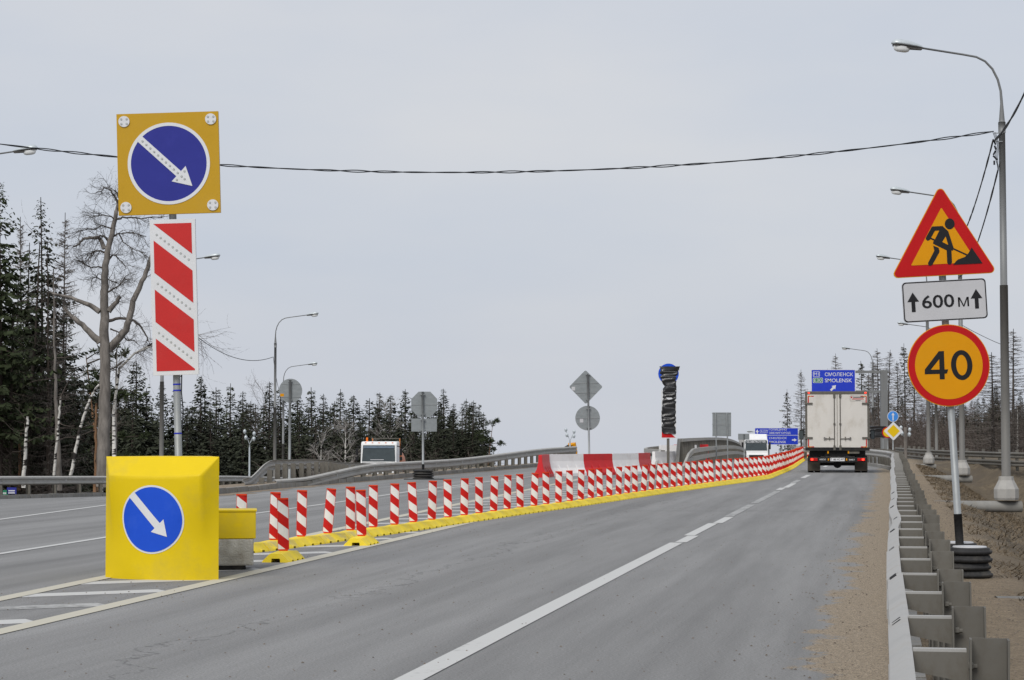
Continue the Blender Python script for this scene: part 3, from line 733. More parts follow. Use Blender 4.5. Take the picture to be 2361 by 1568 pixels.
# ---- yellow crash cushion
def cushion():
    yaw = R(-17); t = thing('crash_cushion', 'tall bright yellow plastic crash cushion with a blue arrow disc', 'crash cushion', (xat(380, 23.85), 23.85, 0), (0, 0, yaw))
    w, h, D = 1.36, 1.335, .62
    def front(u, z):                                          # u -1..1 : bulging front, chamfered corners, sloping top
        x = u * w / 2
        fu = lerp(1 - u * u, min(1, (1 - abs(u)) / .2) * (.88 + .12 * (1 - u * u)), sstep(.25, .85, z / h))
        ft = min(1, (h - z) / .215)
        return Vector((x, -.05 - .21 * min(fu, ft), z))
    nu, nz = 60, 40; vs = []; fs = []
    zs = [h * k / 30 * (h - .215) / h for k in range(31)] + [h - .215 + .215 * k / 14 for k in range(1, 15)]
    # keep the facet edges sharp: the top facet narrows downwards
    for z in zs:
        for k in range(nu + 1):
            u = -1 + 2 * k / nu; ub = 1 - .2 * min(1, (h - z) / .215)
            u = math.copysign(ub * abs(u) / .8 if abs(u) <= .8 else ub + (1 - ub) * (abs(u) - .8) / .2, u) if abs(u) > 0 else 0
            p = front(u, z); tz = max(0, z - (h - .215)) / .215
            vs.append(p)
    for j in range(len(zs) - 1):
        for k in range(nu): a = j * (nu + 1) + k; fs.append((a, a + 1, a + nu + 2, a + nu + 1))
    m = MB().add(vs, fs)
    top = (len(zs) - 1) * (nu + 1); n = nu + 1
    # sides, back and lid
    bvs = [Vector((-w / 2 + .3, D, 0)), Vector((w / 2 - .42, D, 0)), Vector((w / 2 - .42, D, h)), Vector((-w / 2 + .3, D, h))]
    m.add(bvs, [(1, 0, 3, 2)]); b0 = len(m.v) - 4
    m.f.append(tuple([top + k for k in range(n)] + [b0 + 2, b0 + 3])); m.m.append(0)
    m.f.append(tuple([j * n for j in range(len(zs))] + [b0 + 3, b0])[::-1]); m.m.append(0)
    m.f.append(tuple([j * n + nu for j in range(len(zs))] + [b0 + 2, b0 + 1])); m.m.append(0)
    m.f.append(tuple([k for k in range(n)][::-1] + [b0, b0 + 1])); m.m.append(0)
    body = m.build('body', M['yellow'], t); smoothed(body, 60)
    # arrow disc wrapped on the bulge
    def wrapped(name, poly, off, mt, parent, cx=-.02, cz=.655):
        b = bpy.data.meshes.new(name)
        import bmesh
        bm = bmesh.new(); vv = [bm.verts.new((x + cx, 0, z + cz)) for x, z in poly]; bm.faces.new(vv); bm.normal_update()
        bmesh.ops.triangulate(bm, faces=bm.faces[:]);
        for _ in range(4):
            bmesh.ops.subdivide_edges(bm, edges=[e for e in bm.edges if e.calc_length() > .07], cuts=1)
            bmesh.ops.triangulate(bm, faces=bm.faces[:])
        for v in bm.verts:
            p = front(v.co.x / (w / 2), v.co.z); v.co.y = p.y - off
        bm.to_mesh(b); bm.free(); b.materials.append(mt); return link(name, b, parent)
    dsc = wrapped('sign_rim', circ(.372, 56), .004, M['white'], t)
    wrapped('blue_disc', circ(.352, 56), .008, M['blue'], dsc)
    ar = rot2(arrow(.082, .20, .63, .165), R(180 + 43), -.245, .275)
    wrapped('arrow', ar, .012, M['white'], dsc)
cushion()
# ---- counterweight block and yellow trough behind the cushion
Y = 25.5
t = thing('concrete_block', 'rough grey concrete counterweight block with rusty stain beside the yellow cushion', 'concrete block', (xat(466, Y), Y, 0), (0, 0, R(7)))
def rough_box(w, d, h, z0, seed):
    rr = random.Random(seed); m = MB(); n = 8; import itertools
    m.box((0, 0, z0 + h / 2), (w, d, h)); return m
bo = rough_box(1.22, .6, .31, .055, 1).build('block', M['concrete'], t, bevel=.018)
MB().box((-.03, .02, .027), (1.1, .5, .054)).build('rubber_pad', M['rubber'], t)
t = thing('yellow_trough', 'plain yellow sheet box with a folded rim resting on the concrete block', 'box', (xat(468, Y), Y, .366), (0, 0, R(7)))
MB().box((0.01, -.02, .16), (1.23, .56, .32)).build('box_body', M['yellow'], t, bevel=.008)
MB().box((.01, -.02, .325), (1.25, .58, .018)).build('rim', M['yellow'], t)

# ---- lane markers (flexible striped boards on yellow rubber bases)
def marker_meshes():
    w, h = .135, .665; m = MB(); s = .78
    z0 = .115; rect = [(-w / 2, z0 + .03), (w / 2, z0 + .03), (w / 2, z0 + h - .018), (-w / 2, z0 + h - .018)]
    top = rect[2][1] + s * (-w / 2) + .135 * 1.0
    def cy(x): return -.016 * (1 - (2 * x / w) ** 2)
    k = 0; hi = top + .005
    while True:
        lo = hi - .137
        p = clip(clip(rect, s, 1, hi), -s, -1, -lo)
        if len(p) < 3 and k > 2: break
        if len(p) >= 3:
            for c in range(4):                                # four facets follow the curve of the board
                a, b = -w / 2 + w * c / 4, -w / 2 + w * (c + 1) / 4
                q = clip(clip(p, 1, 0, b), -1, 0, -a)
                if len(q) >= 3: m.add([(x, cy(x), z) for x, z in q], [tuple(range(len(q)))], 0 if k % 2 == 0 else 1)
        hi = lo; k += 1
    # back and edge in red plastic
    e = []
    for c in range(5):
        x = -w / 2 + w * c / 4; e.append((x, cy(x) + .012))
    vs = [(x, y, rect[0][1]) for x, y in e] + [(x, y, rect[2][1]) for x, y in e]
    m.add(vs, [(c + 1, c, c + 5, c + 6) for c in range(4)], 2)
    for sx in (-1, 1): m.box((sx * (w / 2 + .001), .005, (rect[0][1] + rect[2][1]) / 2), (.004, .014, rect[2][1] - rect[0][1]), 2)
    board = m.mesh('striped_board', [M['mred'], M['mwhite'], M['mcap']])
    cap = MB().box((0, -.004, z0 + h - .008), (w + .006, .034, .02)).mesh('cap', M['mcap'])
    foot = MB().add([(-w / 2, -.014, z0 + .03), (w / 2, -.014, z0 + .03), (w / 2, .014, z0 + .03), (-w / 2, .014, z0 + .03), (-.035, -.012, z0 - .01), (.035, -.012, z0 - .01), (.035, .012, z0 - .01), (-.035, .012, z0 - .01)],
                    [(0, 1, 2, 3), (4, 7, 6, 5), (0, 4, 5, 1), (1, 5, 6, 2), (2, 6, 7, 3), (3, 7, 4, 0)]).mesh('foot', M['mcap'])
    return board, cap, foot
board_me, cap_me, foot_me = marker_meshes()
def base_mesh(mt, L_=1.0):
    prof = lambda nt: [(-.185, nt), (-.172, .022 + nt * .5), (-.085, .112), (-.07, .118), (.07, .118), (.085, .112), (.172, .022 + nt * .5), (.185, nt), (.06, nt), (.055, .05), (-.055, .05), (-.06, nt)]
    m = MB(); fr = []; g = .012
    ys = [(-L_ / 2 + g, 0, .96), (-L_ / 2 + .05, 0, 1)]
    for c in (-.30, 0, .30):
        ys += [(c * L_ - .045, 0, 1), (c * L_ - .035, .028, .97), (c * L_ + .035, .028, .97), (c * L_ + .045, 0, 1)]
    ys += [(L_ / 2 - .05, 0, 1), (L_ / 2 - g, 0, .96)]
    vs = []; n = 12; fs = []
    for y, nt_, s in ys:
        sag = .006 * math.cos(y * 9)
        for a, b in prof(nt_): vs.append((a * s, y, b * (1 if s > .965 else .96) + (sag if b > .1 else 0)))
    for i in range(len(ys) - 1):
        for k in range(n): fs.append((i * n + k, i * n + (k + 1) % n, (i + 1) * n + (k + 1) % n, (i + 1) * n + k))
    fs += [tuple(range(n)), tuple(range((len(ys) - 1) * n, len(ys) * n))[::-1]]
    return m.add(vs, fs).mesh('base', mt)
base_me, peel_me, short_me = base_mesh(M['ybase'], 1.03), base_mesh(M['ypeel'], 1.03), base_mesh(M['ybase'], .78)
mk = random.Random(11)
def marker(x, y, ang, label, group, base=base_me, lean=None, face=None):
    t = thing('lane_marker', label, 'lane marker', (x, y, H(x, y)), (0, 0, ang), group)
    link('base', base, t, rot=(0, 0, 0))
    fr = (face if face is not None else mk.uniform(-.12, .12)) - ang
    r = ((mk.uniform(-.05, .03)), (lean if lean is not None else mk.gauss(.008, .032)), fr)
    b = link('striped_board', board_me, t, rot=r); link('cap', cap_me, b); link('foot', foot_me, b)
    return t
p1 = onroad(654, 1293); p2 = onroad(834, 1256)
marker(p1.x, p1.y, math.atan2(-.16, 1), 'single striped lane marker on its own short yellow base beside the concrete block', None, short_me, R(-1.2), .05)
marker(p2.x, p2.y, math.atan2(-.16, 1), 'second single striped lane marker on its own yellow base in front of the yellow kerb', None, short_me, R(-1.2), .05)
path = [(-3.27, 29.85), (-1.72, 35.4), (0.03, 42.3), (1.31, 47), (3.7, 56.3), (6.12, 65.3), (7.9, 71.7), (8.75, 75), (11.3, 90), (12.9, 100), (17.3, 129), (19.5, 143)]
mp_ = [Vector((-3.93, 27.95)), Vector((-3.6, 28.9))] + resample(path, 1.03)
for i, q in enumerate(mp_):
    a, b = mp_[max(0, i - 1)], mp_[min(len(mp_) - 1, i + 1)]; d = b - a
    pe = i in (2, 4, 5)
    marker(q.x, q.y, math.atan2(-d.x, d.y), 'striped marker on a peeling yellow base with grey patches near the concrete block' if pe else 'red and white striped marker board on a yellow base in the long row of markers',
           'markers with peeling bases' if pe else 'row of striped lane markers', peel_me if pe else base_me)

# ---- worker / 600 m / 40 sign
def works_sign():
    Y = 25.0; base = Vector((xat(2213, Y), Y, .0)); lean = R(-3.2)
    t = thing('road_works_sign', 'road works triangle, distance plate and round 40 sign on one leaning post', 'sign', base, (0, lean, 0))
    f = frame_of(base, lean, Y)
    MB().tube([(0, 0, .36), (0, 0, f(2166, 470)[1])], .042, 16).build('post', M['galv'], t, True)
    MB().tube([(0, 0, .0), (0, 0, f(2205, 1185)[1])], .048, 16).build('black_sleeve', M['rubber'], t, True)
    k = F / Y
    # triangle
    c = [f(2051.5, 643), f(2297, 630), f(2164.5, 427)]
    tri = rpoly(c, .048); g = (sum(p[0] for p in c) / 3, sum(p[1] for p in c) / 3)
    def inset(pts, d):
        cc = Vector(g); o = []
        n = len(pts)
        for i in range(n):
            p0, p1, p2 = Vector(pts[i - 1]), Vector(pts[i]), Vector(pts[(i + 1) % n])
            e1, e2 = (p1 - p0).normalized(), (p2 - p1).normalized(); n1, n2 = Vector((-e1.y, e1.x)), Vector((-e2.y, e2.x))
            bis = (n1 + n2).normalized(); o.append(tuple(p1 + bis * d / bis.dot(n1)))
        return o
    tp = plate('triangle_plate', tri, -.075, -.05, M['orange'], t)
    plate('red_border', rpoly(inset(c, .008), .042), -.078, -.0745, M['red'], tp)
    plate('orange_field', rpoly(inset(c, .135), .008), -.081, -.0775, M['orange'], tp)
    # digging figure, traced as flat print
    Z = lambda x, y: f((3300 + x * .44645) * .57642, (600 + y * .44645) * .57642)
    fig = {'head': [(1104 + 44 * math.cos(R(a)) , 668 + 49 * math.sin(R(a))) for a in range(0, 360, 15)],
           'torso': [(945, 692), (1040, 687), (1092, 735), (1140, 885), (1132, 908), (1120, 905), (1125, 1012), (1113, 1030), (1092, 1030), (1082, 1015), (1077, 905), (955, 845), (958, 825), (968, 815), (1012, 727), (972, 730), (928, 810), (908, 820), (890, 805), (893, 788)],
           'gap': [(1068, 782), (1038, 830), (1090, 856)],
           'rear_leg': [(957, 862), (1006, 882), (1014, 912), (1010, 925), (952, 1030), (935, 1043), (915, 1038), (910, 1018), (967, 908)],
           'shovel': [(930, 790), (940, 792), (1262, 940), (1256, 952), (928, 802)],
           'heap': [(1300, 878), (1398, 1020), (1137, 1033), (1160, 1002), (1178, 986), (1240, 963), (1254, 950), (1275, 925)]}
    fg = None
    for nm in ('torso', 'head', 'rear_leg', 'shovel', 'heap'):
        pl = [Z(x, y) for x, y in fig[nm]]
        plate('figure_' + nm, pl, -.0835 if nm != 'shovel' else -.0833, -.0805, M['black'], tp)
    plate('figure_gap', [Z(x, y) for x, y in fig['gap']], -.0850, -.083, M['orange'], tp)
    # distance plate
    x, z = f(2175.5, 693.5); w, h = .968, .465
    dp = plate('distance_plate', rrect(w, h, .045, x, z), -.075, -.05, M['plate'], t)
    MB().ringprism(rrect(w - .006, h - .006, .042, x, z), rrect(w - .03, h - .03, .036, x, z), -.078, -.0745).build('border', M['black'], dp)
    for sx in (-1, 1): plate('arrow', [(a + x + sx * .365, b + z - .115) for a, b in arrow(.044, .134, .226, .108)], -.078, -.0745, M['black'], dp)
    text('lettering', '600', M['black'], dp, x - .265, z - .082, .372, .152, -.0765, bold=.012)
    text('lettering', 'М', M['black'], dp, x + .152, z - .082, .122, .108, -.0765, bold=.0)
    MB().box((x + .16, -.0765, z - .028), (.018, .003, .108)).build('letter_stem', M['black'], dp); MB().box((x + .266, -.0765, z - .028), (.018, .003, .108)).build('letter_stem', M['black'], dp)
    # forty
    x, z = f(2184.5, 843); r = .472
    rp_ = plate('round_plate', circ(r, 64, x, z), -.075, -.05, M['orange'], t)
    plate('red_border', circ(r - .008, 64, x, z), -.078, -.0745, M['red'], rp_)
    plate('orange_field', circ(r - .083, 64, x, z), -.081, -.0775, M['orange'], rp_)
    Z4 = lambda px, py: f((3500 + px * .38254) * .57642, (1300 + py * .38254) * .57642)
    plate('digit_four', [Z4(*p) for p in [(652, 277), (705, 275), (712, 467), (750, 466), (737, 508), (713, 511), (714, 569), (663, 570), (661, 513), (506, 517), (507, 467)]], -.084, -.0805, M['black'], rp_)
    plate('digit_four_gap', [Z4(*p) for p in [(656, 362), (659, 468), (570, 470)]], -.0855, -.0835, M['orange'], rp_)
    ox, oz = Z4(891, 421)
    MB().ringprism([(ox + .123 * math.cos(2 * math.pi * i / 40), oz + .172 * math.sin(2 * math.pi * i / 40)) for i in range(40)], [(ox + .064 * math.cos(2 * math.pi * i / 40), oz + .119 * math.sin(2 * math.pi * i / 40)) for i in range(40)], -.084, -.0805).build('digit_zero', M['black'], rp_)
    for zz in (f(2170, 600)[1], f(2175, 690)[1], f(2182, 800)[1], f(2186, 890)[1]):
        MB().box((0, -.02, zz), (.16, .07, .03)).build('clamp', M['galv'], t)
    return base
wb = works_sign()
# rubber discs weighting the post
def disc_mesh(r=.25, h=.082):
    m = MB(); prof = [(.0, 0), (r * .86, 0), (r * .97, .014), (r, .034), (r * .985, .046), (r * .90, .052), (r * .90, .066), (r * .86, h - .004), (r * .8, h), (0, h)]
    n = 32; vs = []; fs = []
    for a, b in prof:
        for k in range(n): vs.append((a * math.cos(2 * math.pi * k / n), a * math.sin(2 * math.pi * k / n), b))
    for i in range(len(prof) - 1):
        for k in range(n): fs.append((i * n + k, i * n + (k + 1) % n, (i + 1) * n + (k + 1) % n, (i + 1) * n + k))
    return m.add(vs, fs)
disc_me = disc_mesh().mesh('disc', M['rubber'], True)
sand_top = MB().tube([(0, 0, .0), (0, 0, .012)], [.19, .185], 28).mesh('sand_top', M['plate'])
def disc_pile(x, y, n, label, seed, sand=True):
    rr = random.Random(seed); z = T(x, y) if x > cl(y) + 2.9 else H(x, y)
    for k in range(n):
        lab = label[0] if k == n - 1 else label[1]
        o = thing('rubber_disc', lab, 'rubber weight', (x + rr.uniform(-.012, .012), y + rr.uniform(-.012, .012), z + .085 * k + .002), (0, 0, rr.uniform(0, 6)), None if k == n - 1 else label[2])
        link('body', disc_me, o)
        if k == n - 1 and sand: link('sand_top', sand_top, o, (0, 0, .082))
disc_pile(wb.x + .02, wb.y + .26, 4, ('sand covered top disc of the weight pile holding the road works post', 'black rubber disc stacked around the foot of the road works sign', 'rubber discs at the road works post'), 1)
disc_pile(xat(2236, 24.3) - .02, 24.3, 4, ('sand covered top disc of the pile in front of the road works post', 'black rubber disc in the pile in front of the road works post', 'rubber discs in front of the road works post'), 2)

# ================================================================== further signs
def simple_post(t, h, r=.04, mt='galv', dz=0): return MB().tube([(0, 0, dz), (0, 0, h)], r, 12).build('post', M[mt], t, True)
def back_sign(name, label, px, py, Y, lean, parts, top_py, r=.038, postmt='galv'):
    """signs seen from behind: post on the near side of the plates"""
    x = xat(px, Y); z0 = H(x, Y); base = Vector((x, Y, z0)); t = thing(name, label, 'sign', base, (0, lean, 0)); f = frame_of(base, lean, Y)
    simple_post(t, f(px, top_py)[1], r, postmt)
    for nm, poly_px, bars in parts:
        pl = [f(*p) for p in poly_px]
        if nm == 'diamond_plate': pl = rpoly(pl, .06)
        o = plate(nm, pl, .06, .075, M['signback'], t)
        xs = [p[0] for p in pl]; zs = [p[1] for p in pl]
        for b in bars:
            z = lerp(min(zs), max(zs), b); hit = []
            for i in range(len(pl)):
                p, q = pl[i], pl[(i + 1) % len(pl)]
                if (p[1] - z) * (q[1] - z) < 0: hit.append(lerp(p[0], q[0], (z - p[1]) / (q[1] - p[1])))
            if len(hit) >= 2: MB().box(((min(hit) + max(hit)) / 2, .052, z), (max(hit) - min(hit) - .03, .014, .03)).build('stiffener', M['galv'], o)
        for b in (.12, .88): MB().box((0, .02, lerp(min(zs), max(zs), b)), (.16, .09, .025)).build('clamp', M['galv'], o)
    return t, f
def circpx(cx, cy, rx, ry, n=36): return [(cx + rx * math.cos(2 * math.pi * k / n), cy - ry * math.sin(2 * math.pi * k / n)) for k in range(n)]
t, f = back_sign('sign_back', 'diamond sign above a round sign on a leaning pole, both seen from behind', 1359, 1060, 82, R(-.9),
          [('diamond_plate', [(1351, 932), (1390, 892), (1350, 853), (1312, 892)][::1], (.33, .62)), ('round_plate', circpx(1355, 964, 28.5, 28.5), (.5,))], 862)
for px, py in ((1322, 896), (1341, 970)):
    x, z = f(px, py); MB().box((x, .0575, z), (.13, .004, .14)).build('sticker', M['plate'], t)
oc = [(965, 903), (992, 903), (1008, 920), (1008, 945), (992, 962), (965, 962), (948, 945), (948, 920)]
t, f = back_sign('sign_back', 'octagonal sign and rectangular plate seen from behind on a pole in rubber discs', 976, 1100, 74, R(-.4), [('octagon_plate', oc[::-1], (.5,)), ('rectangle_plate', [(948, 995), (1007, 995), (1007, 965), (948, 965)], ())], 903)
MB().tube([(0, 0, 0), (0, 0, .52)], .046, 12).build('black_sleeve', M['rubber'], t, True)
disc_pile(xat(976, 74), 74, 4, ('top rubber disc of the pile at the octagonal sign pole', 'black rubber disc stacked around the pole of the octagonal sign', 'rubber discs at the octagonal sign'), 5, sand=False)
for o in list(bpy.data.objects):
    if o.name.startswith('rubber_disc') and abs(o.location.y - 74) < .2: o.scale = (1.45, 1.45, .95)
o = thing('rubber_plate', 'flat black rubber sheet lying under the disc pile of the octagonal sign', 'rubber plate', (xat(978, 73.9), 73.9, 0)); MB().box((0, 0, .012), (1.35, .5, .02)).build('slab', M['rubber'], o)
t, f = back_sign('sign_back', 'round grey sign back with a small yellow sticker on a tall pole', 668, 1110, 83, R(.2), [('round_plate', circpx(669.5, 901, 27, 28), (.25, .78))], 876, .05)
x, z = f(650, 911); MB().box((x, .057, z), (.14, .004, .11)).build('sticker', M['orange'], t)
# rectangular board on two poles beyond the parapet
Y = 112; x = xat(1664, Y); t = thing('sign_back', 'large rectangular sign back on two poles behind the bridge parapet', 'sign', (x, Y, H(x, Y)), (0, R(-.9), 0)); f = frame_of(Vector((x, Y, H(x, Y))), R(-.9), Y)
p = [f(1643, 1006), (f(1686, 1006)), f(1686, 951), f(1643, 951)]; pb = plate('board', p, .06, .08, M['signback'], t)
for px in (1651, 1677): MB().tube([(f(px, 1000)[0], .02, 0), (f(px, 1000)[0], .02, f(px, 952)[1])], .035, 10).build('post', M['galv'], t)
for q in (.02, .5, .98):
    zz = lerp(p[0][1], p[2][1], q); MB().box((0, .05, zz), (.94, .016, .035)).build('stiffener', M['galv'], pb)
Y = 135; x = xat(1715, Y); t = thing('sign_back', 'small low sign back beside the white lorry behind the bridge parapet', 'sign', (x, Y, H(x, Y))); f = frame_of(Vector((x, Y, H(x, Y))), 0, Y)
plate('board', [f(1702, 1014), f(1728, 1014), f(1728, 1000), f(1702, 1000)], .05, .07, M['signback'], t); simple_post(t, f(1715, 1001)[1], .03)

# ---- sign wrapped in black film
def wrapped_sign():
    Y = 91; x = xat(1540, Y); base = Vector((x, Y, H(x, Y))); lean = R(.1); t = thing('wrapped_sign', 'post wrapped in crumpled black film with a blue disc peeking out on top', 'sign', base, (0, lean, 0)); f = frame_of(base, lean, Y)
    MB().box((0, 0, f(0, 900)[1] / 2), (.11, .11, f(0, 900)[1])).build('post', M['railpost'], t)
    x0, z0 = f(1541, 862)
    d = plate('blue_disc', circ(.455, 44, x0, z0), -.09, -.07, M['white'], t)
    plate('blue_face', circ(.43, 44, x0, z0), -.0935, -.0895, M['blue'], d)
    pl = [f(1524, 1011), f(1559, 1011), f(1559, 900), f(1524, 900)]
    sp = plate('striped_panel', pl, -.09, -.05, M['white'], t)
    plate('red_stripe', [f(1525.5, 1009), f(1557, 1009), f(1545, 998), f(1525.5, 996)], -.0935, -.0895, M['red'], sp)
    # film: a closed sleeve with wrinkles
    prof = [(845, 1520, 1568), (852, 1521, 1566), (862, 1520, 1563), (872, 1522, 1560.5), (882, 1526, 1559), (890, 1532, 1559), (893, 1531, 1560), (897, 1528, 1560), (915, 1527, 1559), (930, 1526, 1559), (945, 1525, 1558), (965, 1524, 1558.5), (985, 1525, 1558), (1000, 1525, 1558)]
    rr = random.Random(4); m = MB(); vs = []; fs = []; nu = 26; rows = []
    ys = [845 + i * 1.6 for i in range(98)]
    for j, py in enumerate(ys):
        l_ = interp([(a, b) for a, b, c in prof], py) + .4 * math.sin(py * .7); r_ = interp([(a, c) for a, b, c in prof], py) + .4 * math.sin(py * .53 + 1)
        for k in range(nu):
            a = 2 * math.pi * k / nu; u = math.cos(a); s = math.sin(a)
            px = lerp(l_, r_, (math.copysign(abs(u) ** .45, u) + 1) / 2); X, Zz = f(px, py)
            yy = -.02 - .11 * (abs(s) ** .5) * (1 if s > 0 else -1) + rr.uniform(-.003, .003) + .02 * math.sin(py * .42 + u * 3 + 2.2 * math.sin(py * .13)) + .012 * math.sin(py * .23 - u * 5)
            vs.append((X, yy, Zz + rr.uniform(-.003, .003)))
    for j in range(len(ys) - 1):
        for k in range(nu): fs.append((j * nu + k, j * nu + (k + 1) % nu, (j + 1) * nu + (k + 1) % nu, (j + 1) * nu + k))
    fs += [tuple(range(nu)), tuple(range((len(ys) - 1) * nu, len(ys) * nu))[::-1]]
    w = m.add(vs, fs).build('film', M['wrap'], t); smoothed(w, 32)
    for py, tl in ((857, 0), (869, .01), (890, -.08), (905, 0), (918, -.01), (940, -.03), (962, -.04), (986, -.03)):
        l_ = interp([(a, b) for a, b, c in prof], py); r_ = interp([(a, c) for a, b, c in prof], py); c0, c1 = f(l_ - .5, py), f(r_ + .5, py)
        MB().tube([(c0[0], -.05, c0[1]), (lerp(c0[0], c1[0], .2), -.155, c0[1] + tl * .3), (lerp(c0[0], c1[0], .8), -.155, c0[1] + tl * .8), (c1[0], -.05, c0[1] + tl)], .006, 5).build('tape', M['wtape'], t)
    pr = [f(1535, 917), f(1548, 917), f(1550, 920), f(1541, 922), f(1537, 920)]
    plate('tear', pr, -.168, -.15, M['white'], t)
wrapped_sign()

# ---- direction boards
def direction_one():
    Y = 132; bx = xat(2038, Y); t = thing('gantry_sign', 'blue direction board for route M1 and E30 on an overhead steel gantry', 'sign', (bx, Y, H(bx, Y))); base = t.location.copy(); f = frame_of(base, 0, Y)
    zt = f(2038, 853)[1]
    MB().box((0, 0, zt / 2), (.42, .34, zt)).build('column', M['pole'], t, bevel=.02)
    for py in (857.5, 903):
        a, b = f(1872, py), f(2048, py); MB().box(((a[0] + b[0]) / 2, 0, (a[1] + b[1]) / 2), (b[0] - a[0], .2, .15)).build('arm', M['pole'], t)
    l_, tp = f(1869, 852); r_, bt = f(1971.5, 915)
    w, h = r_ - l_, tp - bt; cx, cz = (l_ + r_) / 2, (tp + bt) / 2
    b = plate('board', rrect(w, h, .05, cx, cz), -.2, -.15, M['white'], t)
    plate('blue_face', rrect(w - .07, h - .07, .04, cx, cz), -.204, -.199, M['bluesign'], b)
    G = lambda px, py: f((3050 + px * .31888) * .57642, (1300 + py * .31888) * .57642)
    def box_px(x0, y0, x1, y1): (a, b_), (c, d) = G(x0, y1), G(x1, y0); return a, b_, c - a, d - b_
    for bd, px in (('СМОЛЕНСК', (776, 597, 1128, 643)), ('SMOLENSK', (776, 673, 1117, 720))):
        x, z, ww, hh = box_px(*px); text('lettering', bd, M['white'], b, x, z, ww, hh, -.207, .008)
    for bd, px, mt in (('M1', (628, 585, 712, 650), 'bluesign'), ('E30', (627, 663, 751, 728), 'green')):
        x, z, ww, hh = box_px(*px)
        fr = plate('route_badge', rrect(ww, hh, .05, x + ww / 2, z + hh / 2), -.208, -.203, M['white'], b)
        plate('badge_face', rrect(ww - .05, hh - .05, .04, x + ww / 2, z + hh / 2), -.211, -.2075, M[mt], b)
        text('lettering', bd, M['white'], b, x + ww * .12, z + hh * .2, ww * .76, hh * .6, -.213, .0)
    p0, p1 = Vector(G(850, 822)), Vector(G(915, 755)); d = p1 - p0
    plate('arrow', rot2(arrow(.12, .30, d.length, .22), math.atan2(-d.x, d.y), p0.x, p0.y), -.208, -.203, M['white'], b)
direction_one()
def direction_two():
    Y = 252; bx = xat(1826, Y); t = thing('direction_sign', 'wide blue direction board for route A107 standing behind the white lorry', 'sign', (bx, Y, H(bx, Y))); f = frame_of(t.location.copy(), 0, Y)
    l_, tp = f(1740, 986.5); r_, bt = f(1840.5, 1025.5); w, h = r_ - l_, tp - bt; cx, cz = (l_ + r_) / 2, (tp + bt) / 2
    b = plate('board', rrect(w, h, .08, cx, cz), -.1, -.04, M['white'], t)
    plate('blue_face', rrect(w - .09, h - .09, .05, cx, cz), -.105, -.099, M['bluesign'], b)
    for px in (1752, 1826, 1832):
        MB().tube([(f(px, 1000)[0], .05, 0), (f(px, 1000)[0], .05, tp)], .07, 8).build('post', M['galv'], t)
    G = lambda px, py: f((2640 + px * .25413) * .57642, (1650 + py * .25413) * .57642)
    def bp(x0, y0, x1, y1): (a, b_), (c, d) = G(x0, y1), G(x1, y0); return a, b_, c - a, d - b_
    for bd, px in (('ГОЛИЦЫНО', (1712, 255, 1993, 290)), ('ЗВЕНИГОРОД', (1714, 305, 2050, 343)), ('СМОЛЕНСК', (1716, 386, 1990, 420)), ('SMOLENSK', (1716, 446, 1985, 482))):
        x, z, ww, hh = bp(*px); text('lettering', bd, M['white'], b, x, z, ww, hh, -.108, .006)
    x, z, ww, hh = bp(1570, 272, 1695, 322)
    plate('route_badge', rrect(ww, hh, .08, x + ww / 2, z + hh / 2), -.11, -.104, M['white'], b); plate('badge_face', rrect(ww - .07, hh - .07, .06, x + ww / 2, z + hh / 2), -.114, -.109, M['bluesign'], b)
    text('lettering', 'A107', M['white'], b, x + ww * .1, z + hh * .2, ww * .8, hh * .6, -.116, .0)
    x, z, ww, hh = bp(1487, 353, 2165, 358); MB().box((x + ww / 2, -.107, z), (ww, .004, .05)).build('divider', M['white'], b)
    p0, p1 = Vector(G(1530, 333)), Vector(G(1528, 264)); d = p1 - p0; plate('arrow', rot2(arrow(.13, .36, d.length, .32), 0, p0.x, p0.y), -.11, -.104, M['white'], b)
    p0, p1 = Vector(G(2075, 433)), Vector(G(2152, 433)); d = p1 - p0; plate('arrow', rot2(arrow(.15, .38, d.length, .3), -math.pi / 2, p0.x, p0.y), -.11, -.104, M['white'], b)
direction_two()
# priority sign with straight-ahead disc
Y = 114; bx = xat(2058, Y); t = thing('priority_sign', 'yellow and white priority diamond below a small blue arrow disc', 'sign', (bx, Y, T(bx, Y))); f = frame_of(t.location.copy(), 0, Y)
simple_post(t, f(0, 948)[1], .035)
x, z = f(2058.5, 960); d = plate('blue_disc', circ(.295, 32, x, z), -.06, -.04, M['white'], t); plate('blue_face', circ(.27, 32, x, z), -.065, -.059, M['skyblue'], d)
plate('arrow', [(a + x, b + z - .22) for a, b in arrow(.06, .17, .42, .14)], -.07, -.064, M['white'], d)
x, z = f(2059.5, 994); q = .5
d = plate('diamond_plate', rpoly([(x, z - q), (x + q, z), (x, z + q), (x - q, z)], .05), -.06, -.04, M['white'], t)
plate('yellow_face', [(x, z - .335), (x + .335, z), (x, z + .335), (x - .335, z)], -.065, -.059, M['yellowsign'], d)
Y = 122; bx = xat(2046, Y); t = thing('round_sign', 'round yellow sign with red rim half hidden by the priority diamond', 'sign', (bx, Y, T(bx, Y))); f = frame_of(t.location.copy(), 0, Y); simple_post(t, f(0, 985)[1], .035)
x, z = f(2046, 997); d = plate('red_disc', circ(.31, 30, x, z), -.06, -.04, M['red'], t); plate('yellow_face', circ(.25, 30, x, z), -.065, -.059, M['yellowsign'], d)
Y = 124; bx = xat(2019, Y); t = thing('covered_sign', 'low sign bundled in black film behind the box truck', 'sign', (bx, Y, H(bx, Y))); f = frame_of(t.location.copy(), 0, Y)
rr = random.Random(8); m = MB(); vs = []; fs = []
